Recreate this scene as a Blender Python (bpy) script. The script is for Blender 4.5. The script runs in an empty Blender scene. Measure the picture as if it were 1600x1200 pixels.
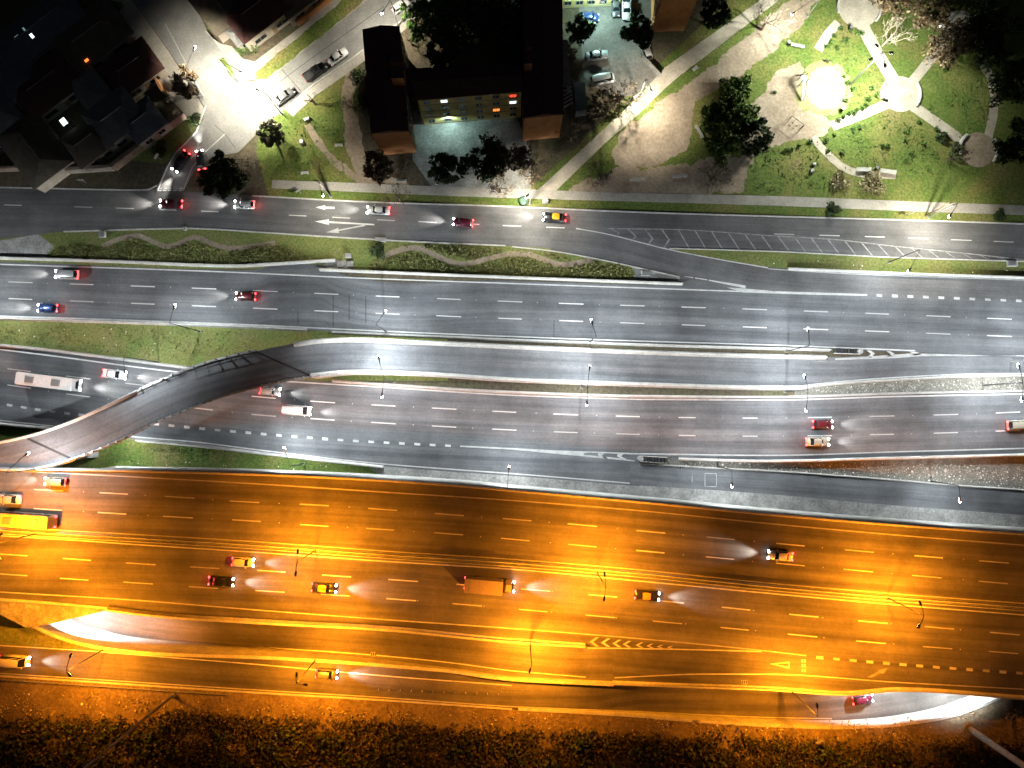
import bpy, math, random
import numpy as np
from mathutils import Vector, Matrix
random.seed(7); RNG = np.random.default_rng(7)
S = bpy.context.scene
COL = S.collection
R = math.radians

# ------------------------------------------------------------------ camera
CAM_H, F_PX, TILT = 136.0, 1067.0, R(2.79)
cd = bpy.data.cameras.new('camera'); cam = bpy.data.objects.new('camera', cd); COL.objects.link(cam)
cd.sensor_width = 36.0; cd.lens = 36.0 * F_PX / 1600.0; cd.clip_start = 1.0; cd.clip_end = 6000.0
cam.location = (0, 0, CAM_H); cam.rotation_euler = (TILT, 0, 0)
S.camera = cam
# ------------------------------------------------------------------ world, night sky
W = bpy.data.worlds.new('World'); S.world = W; W.use_nodes = True
wn = W.node_tree.nodes; bg = wn['Background']
sky = wn.new('ShaderNodeTexSky'); sky.sky_type = 'NISHITA'; sky.sun_disc = False
sky.sun_elevation = R(-3.0); sky.sun_rotation = R(200)
W.node_tree.links.new(sky.outputs[0], bg.inputs['Color']); bg.inputs['Strength'].default_value = 0.05
city_glow_fill = bpy.data.lights.new('city_glow_fill', 'SUN'); city_glow_fill.energy = 0.07; city_glow_fill.angle = R(40); city_glow_fill.color = (0.75, 0.85, 1.0)  # soft lamp added as dim city-glow fill so dark roofs stay visible
mo = bpy.data.objects.new('city_glow_fill', city_glow_fill); mo.rotation_euler = (R(25), R(20), 0); COL.objects.link(mo)
S.view_settings.view_transform = 'Standard'; S.view_settings.look = 'None'
S.view_settings.exposure = 0.0; S.view_settings.gamma = 1.0; S.view_settings.use_curve_mapping = False
S.cycles.use_denoising = True
S.cycles.max_bounces = 4; S.cycles.diffuse_bounces = 2; S.cycles.glossy_bounces = 2
S.cycles.transmission_bounces = 2; S.cycles.transparent_max_bounces = 4
S.cycles.caustics_reflective = False; S.cycles.caustics_refractive = False
S.cycles.sample_clamp_indirect = 4.0
WHITE_W, ORANGE_W, PARK_W = 12500.0, 50000.0, 17000.0

# ------------------------------------------------------------------ ground survey: where a surveyed image point lies at height z
def P(u, v, z=0.0):
    x = (u - 800.0) / F_PX; y = -(v - 600.0) / F_PX
    wy = y * math.cos(TILT) + math.sin(TILT); wz = y * math.sin(TILT) - math.cos(TILT)
    s = (z - CAM_H) / wz
    return Vector((x * s, wy * s, z))

def cubic(pts):
    xs = np.array([p[0] for p in pts], float); ys = np.array([p[1] for p in pts], float)
    if len(xs) < 3:
        return lambda x: float(np.interp(x, xs, ys)) if xs[0] <= x <= xs[-1] else float(ys[0] + (ys[-1]-ys[0])/(xs[-1]-xs[0])*(x-xs[0]))
    h = np.diff(xs); d = np.diff(ys) / h; m = np.zeros(len(xs))
    m[0], m[-1] = d[0], d[-1]
    for i in range(1, len(xs) - 1):
        m[i] = 0 if d[i-1]*d[i] <= 0 else (h[i-1]+h[i]) / (h[i]/d[i-1] + h[i-1]/d[i]) if abs(d[i-1]-d[i]) > 1e-12 else d[i]
    def f(x):
        if x <= xs[0]: return float(ys[0] + m[0]*(x-xs[0]))
        if x >= xs[-1]: return float(ys[-1] + m[-1]*(x-xs[-1]))
        i = int(np.searchsorted(xs, x)) - 1; t = (x-xs[i])/h[i]
        return float((1+2*t)*(1-t)**2*ys[i] + t*(1-t)**2*h[i]*m[i] + t*t*(3-2*t)*ys[i+1] + t*t*(t-1)*h[i]*m[i+1])
    return f

# ------------------------------------------------------------------ materials
MATS = {}
def new_mat(name):
    m = bpy.data.materials.new(name); m.use_nodes = True; MATS[name] = m
    return m, m.node_tree.nodes, m.node_tree.links, m.node_tree.nodes['Principled BSDF']
def lerp_ramp(nodes, stops):
    r = nodes.new('ShaderNodeValToRGB'); e = r.color_ramp.elements
    while len(e) < len(stops): e.new(0.5)
    for k, (p, c) in enumerate(stops):
        e[k].position = p; e[k].color = (*c, 1)
    return r
def noise(nodes, links, vec, scale, detail=3, rough=0.55, stretch=None):
    if stretch:
        mp = nodes.new('ShaderNodeMapping'); mp.inputs['Scale'].default_value = stretch
        links.new(vec, mp.inputs['Vector']); vec = mp.outputs[0]
    n = nodes.new('ShaderNodeTexNoise'); n.inputs['Scale'].default_value = scale
    n.inputs['Detail'].default_value = detail; n.inputs['Roughness'].default_value = rough
    links.new(vec, n.inputs['Vector']); return n.outputs['Fac']
def mult(nodes, links, a, b, blend='MULTIPLY', fac=1.0):
    x = nodes.new('ShaderNodeMix'); x.data_type = 'RGBA'; x.blend_type = blend; x.inputs[0].default_value = fac
    links.new(a, x.inputs[6]); links.new(b, x.inputs[7]); return x.outputs[2]
def bump(nodes, links, b, h, strength, dist):
    n = nodes.new('ShaderNodeBump'); n.inputs['Strength'].default_value = strength; n.inputs['Distance'].default_value = dist
    links.new(h, n.inputs['Height']); links.new(n.outputs[0], b.inputs['Normal'])
def surf(name, stops, scale=0.3, fine=3.0, fine_amt=0.35, rough=0.85, bmp=0.3, bdist=0.05, spec=0.3, metal=0.0, detail=5):
    """mottled outdoor surface: broad colour patches, fine grain and a little relief"""
    m, n, l, b = new_mat(name); tc = n.new('ShaderNodeTexCoord').outputs['Object']
    r = lerp_ramp(n, stops); l.new(noise(n, l, tc, scale, detail, 0.62), r.inputs[0])
    f = noise(n, l, tc, fine, 4, 0.7)
    g = lerp_ramp(n, [(0.25, (1-fine_amt,)*3), (0.75, (1+fine_amt*0.6,)*3)]); l.new(f, g.inputs[0])
    l.new(mult(n, l, r.outputs[0], g.outputs[0]), b.inputs['Base Color'])
    b.inputs['Roughness'].default_value = rough; b.inputs['Specular IOR Level'].default_value = spec; b.inputs['Metallic'].default_value = metal
    bump(n, l, b, f, bmp, bdist); return m
def asphalt(name, lo, hi, patch=0.35):
    """asphalt with wheel-path streaks that follow the lane (strip UVs are metres along and across)"""
    m, n, l, b = new_mat(name); tcn = n.new('ShaderNodeTexCoord'); uv = tcn.outputs['UV']; ob = tcn.outputs['Object']
    r = lerp_ramp(n, [(0.3, lo), (0.7, hi)])
    l.new(noise(n, l, uv, 1.0, 3, 0.55, (0.012, 0.55, 1)), r.inputs[0])
    g = lerp_ramp(n, [(0.35, (1-patch,)*3), (0.65, (1+patch*0.7,)*3)]); l.new(noise(n, l, ob, 0.08, 5, 0.6), g.inputs[0])
    c = mult(n, l, r.outputs[0], g.outputs[0])
    f = noise(n, l, ob, 2.2, 5, 0.8)
    g2 = lerp_ramp(n, [(0.3, (0.80,)*3), (0.7, (1.18,)*3)]); l.new(f, g2.inputs[0])
    c = mult(n, l, c, g2.outputs[0])
    s = lerp_ramp(n, [(0.44, (1,)*3), (0.5, (0.72,)*3), (0.56, (1,)*3)])
    l.new(noise(n, l, uv, 1.0, 6, 0.7, (0.02, 0.9, 1)), s.inputs[0])
    c = mult(n, l, c, s.outputs[0], fac=0.6)
    l.new(c, b.inputs['Base Color']); b.inputs['Roughness'].default_value = 0.8; b.inputs['Specular IOR Level'].default_value = 0.25
    bump(n, l, b, f, 0.25, 0.02); return m
def paint(name, c, rough=0.35, metal=0.0, coat=0.0, spec=0.5):
    m, n, l, b = new_mat(name); tc = n.new('ShaderNodeTexCoord').outputs['Object']
    r = lerp_ramp(n, [(0.3, tuple(x*0.82 for x in c)), (0.7, c)]); l.new(noise(n, l, tc, 3.0, 3), r.inputs[0])
    l.new(r.outputs[0], b.inputs['Base Color']); b.inputs['Roughness'].default_value = rough
    b.inputs['Metallic'].default_value = metal; b.inputs['Coat Weight'].default_value = coat; b.inputs['Specular IOR Level'].default_value = spec
    return m
def glow(name, c, s):
    m, n, l, b = new_mat(name); b.inputs['Base Color'].default_value = (*c, 1)
    b.inputs['Emission Color'].default_value = (*c, 1); b.inputs['Emission Strength'].default_value = s; return m
def leafmat(name, stops, rough=0.6):
    m, n, l, b = new_mat(name); ge = n.new('ShaderNodeNewGeometry')
    r = lerp_ramp(n, stops); l.new(ge.outputs['Random Per Island'], r.inputs[0])
    l.new(r.outputs[0], b.inputs['Base Color']); b.inputs['Roughness'].default_value = rough
    b.inputs['Specular IOR Level'].default_value = 0.25; return m

M_asph = asphalt('asphalt_highway', (0.062, 0.065, 0.071), (0.135, 0.139, 0.146))
M_asph2 = asphalt('asphalt_service', (0.085, 0.084, 0.086), (0.125, 0.124, 0.126))
M_asphW = asphalt('asphalt_expressway', (0.058, 0.054, 0.05), (0.135, 0.127, 0.118))
M_street = surf('street_concrete', [(0.3, (0.13, 0.13, 0.128)), (0.7, (0.2, 0.198, 0.19))], 0.25, 2.5, 0.3)
M_conc = surf('concrete', [(0.3, (0.30, 0.295, 0.28)), (0.7, (0.46, 0.455, 0.43))], 0.5, 3.0, 0.35)
M_concd = surf('stained_concrete', [(0.28, (0.13, 0.13, 0.125)), (0.5, (0.22, 0.22, 0.21)), (0.72, (0.33, 0.33, 0.31))], 0.35, 2.2, 0.5)
M_path = surf('path_paving', [(0.3, (0.25, 0.22, 0.18)), (0.7, (0.40, 0.36, 0.30))], 0.35, 2.5, 0.3)
M_walk = surf('sidewalk_paving', [(0.3, (0.22, 0.205, 0.18)), (0.7, (0.33, 0.31, 0.28))], 0.3, 2.5, 0.3)
M_dirt = surf('bare_dirt', [(0.25, (0.15, 0.115, 0.08)), (0.55, (0.25, 0.20, 0.15)), (0.75, (0.32, 0.27, 0.21))], 0.18, 1.6, 0.45)
M_sand = surf('play_sand', [(0.3, (0.20, 0.17, 0.12)), (0.7, (0.30, 0.26, 0.19))], 0.3, 2.0, 0.3)
M_grass = surf('park_grass', [(0.25, (0.17, 0.135, 0.065)), (0.42, (0.13, 0.135, 0.035)), (0.56, (0.075, 0.115, 0.02)), (0.75, (0.13, 0.155, 0.04))], 0.11, 2.0, 0.7, 0.95, 0.8, 0.15)
M_verge = surf('verge_grass', [(0.2, (0.17, 0.15, 0.075)), (0.45, (0.14, 0.15, 0.045)), (0.7, (0.10, 0.14, 0.035))], 0.22, 2.2, 0.65, 0.95, 0.8, 0.15)
M_ground = surf('rough_ground', [(0.25, (0.05, 0.042, 0.03)), (0.5, (0.085, 0.07, 0.045)), (0.75, (0.06, 0.07, 0.03))], 0.1, 1.4, 0.6, 0.95, 0.8, 0.2)
M_scrubdirt = surf('scrub_dirt', [(0.25, (0.09, 0.07, 0.045)), (0.55, (0.16, 0.125, 0.08)), (0.75, (0.20, 0.16, 0.10))], 0.25, 1.8, 0.6, 0.95, 0.8, 0.2)
M_gravel = surf('gravel_bed', [(0.25, (0.10, 0.095, 0.08)), (0.6, (0.19, 0.18, 0.155)), (0.8, (0.24, 0.23, 0.2))], 0.6, 3.0, 0.7, 0.95, 1.0, 0.1)
M_stone = leafmat('pale_stone', [(0.0, (0.18, 0.17, 0.14)), (0.6, (0.35, 0.33, 0.29)), (1.0, (0.6, 0.58, 0.52))], 0.9)
M_litter = leafmat('litter', [(0.0, (0.45, 0.45, 0.42)), (1.0, (0.85, 0.85, 0.82))], 0.7)
M_white = surf('road_paint', [(0.25, (0.34, 0.34, 0.33)), (0.5, (0.5, 0.5, 0.49)), (0.8, (0.6, 0.6, 0.59))], 0.7, 4.0, 0.25)
def vary(m, lo):
    n, l = m.node_tree.nodes, m.node_tree.links; b = n['Principled BSDF']; src = b.inputs['Base Color'].links[0].from_socket
    oi = n.new('ShaderNodeObjectInfo'); r = lerp_ramp(n, [(0, (lo,)*3), (1, (1, 1, 1))]); l.new(oi.outputs['Random'], r.inputs[0]); l.new(mult(n, l, src, r.outputs[0]), b.inputs['Base Color'])
vary(M_white, 0.6)
M_worn = surf('worn_road_paint', [(0.3, (0.12, 0.12, 0.12)), (0.65, (0.32, 0.32, 0.31))], 1.2, 5.0, 0.4)
M_tar = paint('tar_joint', (0.012, 0.012, 0.013), 0.7)
M_metal = paint('galvanised_steel', (0.35, 0.36, 0.37), 0.45, 0.7)
M_dkmetal = paint('dark_steel', (0.03, 0.032, 0.035), 0.5, 0.4)
M_wood = surf('wood', [(0.3, (0.16, 0.11, 0.06)), (0.7, (0.26, 0.19, 0.11))], 2.0, 6.0, 0.3)
M_bark = surf('bark', [(0.3, (0.06, 0.045, 0.03)), (0.7, (0.13, 0.10, 0.075))], 1.5, 8.0, 0.4)
M_palebark = surf('pale_bark', [(0.3, (0.22, 0.18, 0.14)), (0.7, (0.36, 0.31, 0.25))], 1.5, 8.0, 0.4)
M_rubber = paint('tyre_rubber', (0.02, 0.02, 0.02), 0.8)
M_glass = paint('dark_glass', (0.012, 0.014, 0.017), 0.08, 0.0, 0.0, 0.6)
M_ochre = surf('ochre_render', [(0.3, (0.28, 0.12, 0.045)), (0.7, (0.40, 0.19, 0.075))], 0.6, 3.0, 0.25)
M_yellow = surf('yellow_render', [(0.3, (0.36, 0.29, 0.10)), (0.7, (0.48, 0.39, 0.15))], 0.6, 3.0, 0.25)
M_redroof = surf('dark_red_roof', [(0.3, (0.06, 0.028, 0.026)), (0.7, (0.085, 0.038, 0.034))], 0.6, 4.0, 0.4)
M_greyroof = surf('weathered_sheet_roof', [(0.3, (0.10, 0.105, 0.11)), (0.7, (0.17, 0.17, 0.165))], 0.5, 4.0, 0.4)
M_bluroof = surf('blue_grey_roof', [(0.3, (0.07, 0.08, 0.095)), (0.7, (0.11, 0.12, 0.14))], 0.5, 4.0, 0.4)
M_brnroof = surf('brown_sheet_roof', [(0.3, (0.07, 0.06, 0.045)), (0.7, (0.12, 0.10, 0.075))], 0.5, 4.0, 0.4)
M_render = surf('wall_render', [(0.3, (0.24, 0.21, 0.17)), (0.7, (0.36, 0.32, 0.27))], 0.6, 3.0, 0.3)
M_brick = surf('brick_wall', [(0.3, (0.17, 0.11, 0.08)), (0.7, (0.30, 0.23, 0.18))], 1.5, 5.0, 0.5)
L_dark = leafmat('dark_foliage', [(0.0, (0.012, 0.022, 0.008)), (0.6, (0.03, 0.05, 0.014)), (1.0, (0.055, 0.075, 0.024))])
L_green = leafmat('green_foliage', [(0.0, (0.02, 0.05, 0.008)), (0.6, (0.045, 0.10, 0.016)), (1.0, (0.085, 0.15, 0.03))])
L_thick = leafmat('thicket_foliage', [(0.0, (0.035, 0.065, 0.012)), (0.6, (0.085, 0.15, 0.026)), (1.0, (0.16, 0.23, 0.05))])
L_grey = leafmat('grey_green_foliage', [(0.0, (0.06, 0.065, 0.032)), (0.6, (0.13, 0.14, 0.08)), (1.0, (0.24, 0.24, 0.15))])
L_brown = leafmat('dry_brown_foliage', [(0.0, (0.05, 0.03, 0.016)), (0.6, (0.11, 0.075, 0.04)), (1.0, (0.20, 0.15, 0.09))])
L_bed = leafmat('bed_foliage', [(0.0, (0.04, 0.05, 0.014)), (0.5, (0.11, 0.12, 0.03)), (0.85, (0.18, 0.17, 0.06)), (1.0, (0.27, 0.22, 0.11))])
L_scrub = leafmat('scrub_foliage', [(0.0, (0.015, 0.018, 0.008)), (0.6, (0.045, 0.042, 0.018)), (0.93, (0.08, 0.065, 0.03)), (1.0, (0.17, 0.13, 0.07))])
L_dry = leafmat('dry_grass', [(0.0, (0.12, 0.10, 0.05)), (0.6, (0.22, 0.19, 0.10)), (1.0, (0.38, 0.34, 0.2))])
E_led = glow('led_lens', (0.93, 0.97, 1.0), 30.0)
E_sod = glow('sodium_lens', (1.0, 0.42, 0.06), 25.0)
E_head = glow('headlight_lens', (1.0, 0.96, 0.9), 45.0)
E_tail = glow('tail_light_lens', (1.0, 0.03, 0.03), 22.0)
E_off = paint('unlit_lamp_lens', (0.4, 0.4, 0.4), 0.2)
E_offr = paint('unlit_tail_lens', (0.25, 0.02, 0.02), 0.2)
E_winW = glow('lit_window_white', (0.85, 0.97, 1.0), 2.0)
E_winO = glow('lit_window_orange', (1.0, 0.22, 0.04), 2.0)
E_winR = glow('lit_window_red', (1.0, 0.08, 0.03), 1.2)

# ------------------------------------------------------------------ object helpers
def tag(o, label, cat, group=None, kind=None):
    if label: o['label'] = label
    if cat: o['category'] = cat
    if group: o['group'] = group
    if kind: o['kind'] = kind
    return o
def mesh(name, verts, faces, mat, parent=None, smooth=False, uv=None):
    me = bpy.data.meshes.new(name); me.from_pydata([tuple(v) for v in verts], [], faces); me.update()
    if mat: me.materials.append(mat)
    if uv is not None:
        lay = me.uv_layers.new(name='UVMap')
        for lp in me.loops: lay.data[lp.index].uv = uv[lp.vertex_index]
    if smooth: me.polygons.foreach_set('use_smooth', [True]*len(me.polygons))
    o = bpy.data.objects.new(name, me); COL.objects.link(o)
    if parent: o.parent = parent
    return o
def empty(name, loc=(0, 0, 0), rz=0.0):
    o = bpy.data.objects.new(name, None); o.location = loc; o.rotation_euler = (0, 0, rz); o.empty_display_size = 0.3
    COL.objects.link(o); return o
class MB:
    def __init__(s): s.v = []; s.f = []
    def add(s, vs, fs):
        k = len(s.v); s.v += [tuple(v) for v in vs]; s.f += [tuple(i+k for i in f) for f in fs]; return s
    def box(s, c, size, rz=0.0, taper=1.0):
        hx, hy, hz = size[0]/2, size[1]/2, size[2]/2; ca, sa = math.cos(rz), math.sin(rz); vs = []
        for dz in (-1, 1):
            t = taper if dz > 0 else 1.0
            for dx, dy in ((-1, -1), (1, -1), (1, 1), (-1, 1)):
                x, y = dx*hx*t, dy*hy*t
                vs.append((c[0]+x*ca-y*sa, c[1]+x*sa+y*ca, c[2]+dz*hz))
        return s.add(vs, [(3, 2, 1, 0), (4, 5, 6, 7), (0, 1, 5, 4), (1, 2, 6, 5), (2, 3, 7, 6), (3, 0, 4, 7)])
    def tube(s, pts, rads, n=6):
        pts = [Vector(p) for p in pts]; rings = []
        for i, p in enumerate(pts):
            d = (pts[min(i+1, len(pts)-1)] - pts[max(i-1, 0)]).normalized()
            a = d.orthogonal().normalized() if abs(d.z) < 0.95 else d.cross(Vector((0, 1, 0))).normalized()
            b = d.cross(a); rings.append([p + (a*math.cos(2*math.pi*k/n) + b*math.sin(2*math.pi*k/n))*rads[i] for k in range(n)])
        vs = [v for r in rings for v in r]; fs = []
        for i in range(len(pts)-1):
            for k in range(n):
                k2 = (k+1) % n; fs.append((i*n+k, i*n+k2, (i+1)*n+k2, (i+1)*n+k))
        fs += [tuple(range(n-1, -1, -1)), tuple(range((len(pts)-1)*n, len(pts)*n))]
        return s.add(vs, fs)
    def prism(s, poly, z0, z1, scale_top=1.0):
        n = len(poly); cx = sum(p[0] for p in poly)/n; cy = sum(p[1] for p in poly)/n
        vs = [(p[0], p[1], z0) for p in poly] + [(cx+(p[0]-cx)*scale_top, cy+(p[1]-cy)*scale_top, z1) for p in poly]
        return s.add(vs, [tuple(range(n-1, -1, -1)), tuple(range(n, 2*n))] + [(k, (k+1) % n, n+(k+1) % n, n+k) for k in range(n)])
    def build(s, name, mat, parent=None, smooth=False): return mesh(name, s.v, s.f, mat, parent, smooth)

def ccw(poly):
    a = sum(poly[i-1][0]*poly[i][1]-poly[i][0]*poly[i-1][1] for i in range(len(poly)))
    return poly if a > 0 else poly[::-1]
def sheet(name, px, z, mat, parent=None, th=0.0, wobble=0.0):
    """flat area of ground; px are survey points"""
    pts = [P(u, v, z) for u, v in px]
    if wobble:
        out = []; acc = 0.0; ph = random.uniform(0, 6)
        for i in range(len(pts)):
            a, b = pts[i], pts[(i+1) % len(pts)]; n = max(1, int((b-a).length/0.5)); d = (b-a); nn = Vector((-d.y, d.x, 0)).normalized() if d.length > 0 else Vector()
            for k in range(n):
                e = min(k, n-k)/max(1, min(4, n/2)); acc += d.length/n
                out.append(a + d*(k/n) + nn*wobble*min(1, e)*(0.45*math.sin(acc*0.7+ph)+0.3*math.sin(acc*1.9+2*ph)+0.2*math.sin(acc*4.3)+random.uniform(-.18, .18)))
        pts = out
    pts = ccw([tuple(p) for p in pts]); n = len(pts)
    vs = list(pts); fs = [tuple(range(n))]
    if th: vs += [(p[0], p[1], z-th) for p in pts]; fs += [(k, n+k, n+(k+1) % n, (k+1) % n) for k in range(n)]
    uv = [(p[0], p[1]) for p in vs]
    return mesh(name, vs, fs, mat, parent, uv=uv)
def strip(name, top, bot, zf, mat, x0, x1, parent=None, step=14, th=0.0, lat=5):
    """road surface between two edge curves, with UVs in metres along / across"""
    ft, fb = (cubic(top) if not callable(top) else top), (cubic(bot) if not callable(bot) else bot); n = max(2, int((x1-x0)/step)+1)
    vs, uv = [], []; s = 0; prev = None
    for i in range(n):
        x = x0+(x1-x0)*i/(n-1); z = zf(x) if callable(zf) else zf
        a, b = P(x, ft(x), z), P(x, fb(x), z); mid = (a+b)/2
        if prev is not None: s += (mid-prev).length
        prev = mid; w = (a-b).length
        for k in range(lat+1): vs.append(b.lerp(a, k/lat)); uv.append((mid.x, w*k/lat-w))
    m = lat+1; fs = [(i*m+k, (i+1)*m+k, (i+1)*m+k+1, i*m+k+1) for i in range(n-1) for k in range(lat)]
    if th:
        o = len(vs); vs += [v-Vector((0, 0, th)) for v in vs]; uv += uv
        fs += [(o+i*m+k, o+i*m+k+1, o+(i+1)*m+k+1, o+(i+1)*m+k) for i in range(n-1) for k in range(lat)]
        fs += [(i*m, o+i*m, o+(i+1)*m, (i+1)*m) for i in range(n-1)]
        fs += [(i*m+lat, (i+1)*m+lat, o+(i+1)*m+lat, o+i*m+lat) for i in range(n-1)]
        fs += [(0, 1*0+lat, o+lat, o)] if lat == 1 else []
    return mesh(name, vs, fs, mat, parent, uv=uv)
def path3(pts, zf, step=14):
    """survey polyline (u monotone or not) -> dense world polyline"""
    out = []
    us = [p[0] for p in pts]; mono = all(b > a for a, b in zip(us, us[1:]))
    if mono and len(pts) > 2:
        f = cubic(pts); n = max(2, int((us[-1]-us[0])/step)+1)
        q = [(us[0]+(us[-1]-us[0])*i/(n-1), f(us[0]+(us[-1]-us[0])*i/(n-1))) for i in range(n)]
    else: q = pts
    for u, v in q: out.append(P(u, v, zf(u) if callable(zf) else zf))
    return out
def offs(line, d):
    out = []
    for i, p in enumerate(line):
        t = line[min(i+1, len(line)-1)]-line[max(i-1, 0)]; nrm = Vector((-t.y, t.x, 0))
        nrm = nrm.normalized() if nrm.length > 1e-6 else Vector((0, 1, 0)); out.append(p+nrm*d)
    return out
def ribbon(name, pts, zf, w, mat, parent=None, lift=0.012):
    ln = path3(pts, zf); a, b = offs(ln, w/2), offs(ln, -w/2); n = len(ln); up = Vector((0, 0, lift))
    return mesh(name, [p+up for p in a]+[p+up for p in b], [(n+i, n+i+1, i+1, i) for i in range(n-1)], mat, parent)
def profile_run(name, ln, prof, mat, parent=None):
    """extrude a cross-section (across, up) along a world line"""
    m = len(prof); vs = []
    rows = [offs(ln, q[0]) for q in prof]
    for i in range(len(ln)):
        for k in range(m): vs.append(rows[k][i]+Vector((0, 0, prof[k][1])))
    fs = [(i*m+k, i*m+(k+1) % m, (i+1)*m+(k+1) % m, (i+1)*m+k) for i in range(len(ln)-1) for k in range(m)]
    fs += [tuple(range(m-1, -1, -1)), tuple(range((len(ln)-1)*m, len(ln)*m))]
    return mesh(name, vs, fs, mat, parent)
JERSEY = [(-0.32, 0.0), (0.32, 0.0), (0.32, 0.09), (0.16, 0.32), (0.11, 0.88), (-0.11, 0.88), (-0.16, 0.32), (-0.32, 0.09)]
def barrier(pts, zf, label, mat=None, w=1.0, h=1.0, name='concrete_barrier', cat='barrier'):
    o = profile_run(name, path3(pts, zf), [(a*w, b*h) for a, b in JERSEY], mat or M_conc)
    return tag(o, label, cat)
def kerb(pts, zf, parent, w=0.28, h=0.13):
    return profile_run('kerb', path3(pts, zf), [(-w/2, -0.02), (w/2, -0.02), (w/2, h), (-w/2, h)], M_conc, parent)
def dash_mesh(L, w): 
    me = bpy.data.meshes.new('lane_dash'); me.from_pydata([(-L/2, -w/2, 0), (L/2, -w/2, 0), (L/2, w/2, 0), (-L/2, w/2, 0)], [], [(0, 1, 2, 3)]); me.materials.append(M_white); return me
DM = dash_mesh(4.85, 0.2); BM = dash_mesh(1.15, 0.5)
def dashes(row, xs, zf, parent, me=None, name='lane_dash', lift=0.012, sx=1.0):
    f = cubic(row); me = me or DM
    for x in xs:
        z = zf(x) if callable(zf) else zf
        a, b = P(x-6, f(x-6), z), P(x+6, f(x+6), z); c = P(x, f(x), z)
        o = bpy.data.objects.new(name, me); COL.objects.link(o); o.parent = parent
        o.location = c+Vector((0, 0, lift)); o.rotation_euler = (0, 0, math.atan2(b.y-a.y, b.x-a.x)); o.scale = (sx*random.uniform(0.97, 1.03), random.uniform(0.9, 1.1), 1)
def studs(rows, xs, zf, parent):
    mb = MB()
    for row in rows:
        f = cubic(row)
        for x in xs:
            z = zf(x) if callable(zf) else zf
            c = P(x+random.uniform(-3, 3), f(x), z); mb.box((c.x, c.y, z+0.03), (0.16, 0.16, 0.05), 0.3, 0.6)
    o = mb.build('road_studs', M_white, parent); o['kind'] = 'stuff'; return o
def quads(name, px_list, zf, mat, parent, lift=0.012):
    for px in px_list:
        vs = [P(u, v, zf(u) if callable(zf) else zf)+Vector((0, 0, lift)) for u, v in px]; vs = ccw([tuple(p) for p in vs])
        mesh(name, vs, [tuple(range(len(vs)))], mat, parent)

# leaf clouds ------------------------------------------------------------
def leaf_mesh(name, C, size, mat, parent=None, flat=0.5, aspect=1.6):
    n = len(C); A = RNG.normal(size=(n, 3)); A[:, 2] *= flat; A /= np.linalg.norm(A, axis=1)[:, None]
    Bv = RNG.normal(size=(n, 3)); Bv -= (Bv*A).sum(1)[:, None]*A; Bv /= np.linalg.norm(Bv, axis=1)[:, None]
    sz = np.asarray(size)*RNG.uniform(0.6, 1.4, n); a = A*(sz*aspect/2)[:, None]; b = Bv*(sz/2)[:, None]
    V = np.stack([C-a, C-b*0.9, C+a, C+b*0.9], 1).reshape(-1, 3)
    me = bpy.data.meshes.new(name); me.vertices.add(4*n); me.vertices.foreach_set('co', V.astype(np.float32).ravel())
    me.loops.add(4*n); me.loops.foreach_set('vertex_index', np.arange(4*n, dtype=np.int32))
    me.polygons.add(n); me.polygons.foreach_set('loop_start', np.arange(0, 4*n, 4, dtype=np.int32))
    me.update(calc_edges=True); me.materials.append(mat)
    o = bpy.data.objects.new(name, me); COL.objects.link(o)
    if parent: o.parent = parent
    return o
def in_poly(X, Y, poly):
    ins = np.zeros(len(X), bool); n = len(poly)
    for i in range(n):
        x1, y1 = poly[i-1][:2]; x2, y2 = poly[i][:2]
        if y1 == y2: continue
        c = ((y1 > Y) != (y2 > Y)) & (X < (x2-x1)*(Y-y1)/(y2-y1)+x1); ins ^= c
    return ins
def scatter_pts(px, dens, z=0.0):
    poly = [P(u, v, z) for u, v in px]; xs = [p.x for p in poly]; ys = [p.y for p in poly]
    n = int((max(xs)-min(xs))*(max(ys)-min(ys))*dens)
    X = RNG.uniform(min(xs), max(xs), n); Y = RNG.uniform(min(ys), max(ys), n); k = in_poly(X, Y, poly)
    return X[k], Y[k]
def clump_field(areas, dens, hgt, leaf, per, mat, name, label, cat, z=0.0, patch=0.0, spread=0.25):
    XS, YS = [], []
    for a in areas:
        X, Y = scatter_pts(a, dens, z); XS.append(X); YS.append(Y)
    X = np.concatenate(XS); Y = np.concatenate(YS)
    if patch:
        k = (np.sin(X*0.55+np.sin(Y*0.8)*1.3)+np.sin(Y*0.9+X*0.21+1)+RNG.normal(size=len(X))*0.7) > -patch; X, Y = X[k], Y[k]
    H = hgt*RNG.uniform(0.3, 1.2, len(X)); C = np.stack([X, Y, np.full(len(X), z)], 1)
    C = np.repeat(C, per, 0); off = RNG.normal(size=C.shape)*np.array([spread, spread, 0]); C = C+off; C[:, 2] = z+0.04+np.repeat(H, per)*RNG.uniform(0.15, 1, len(C))
    o = leaf_mesh(name, C, leaf, mat); return tag(o, label, cat, kind='stuff')
def stones(areas, dens, smin, smax, name, label, cat, mat=None, z=0.0):
    vs, fs = [], []
    for a in areas:
        X, Y = scatter_pts(a, dens, z)
        for x, y in zip(X, Y):
            r = random.uniform(smin, smax)*(1 if random.random() < 0.9 else 1.6); k = len(vs); q = random.uniform(0, 6)
            vs += [(x+r*math.cos(q+i*1.571)*random.uniform(.7, 1.2), y+r*math.sin(q+i*1.571)*random.uniform(.7, 1.2), z+0.02) for i in range(4)]+[(x+random.uniform(-.3, .3)*r, y, z+0.03+r*random.uniform(.4, .9))]
            fs += [(k+i, k+(i+1) % 4, k+4) for i in range(4)]
    return tag(mesh(name, vs, fs, mat or M_stone), label, cat, kind='stuff')

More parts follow.
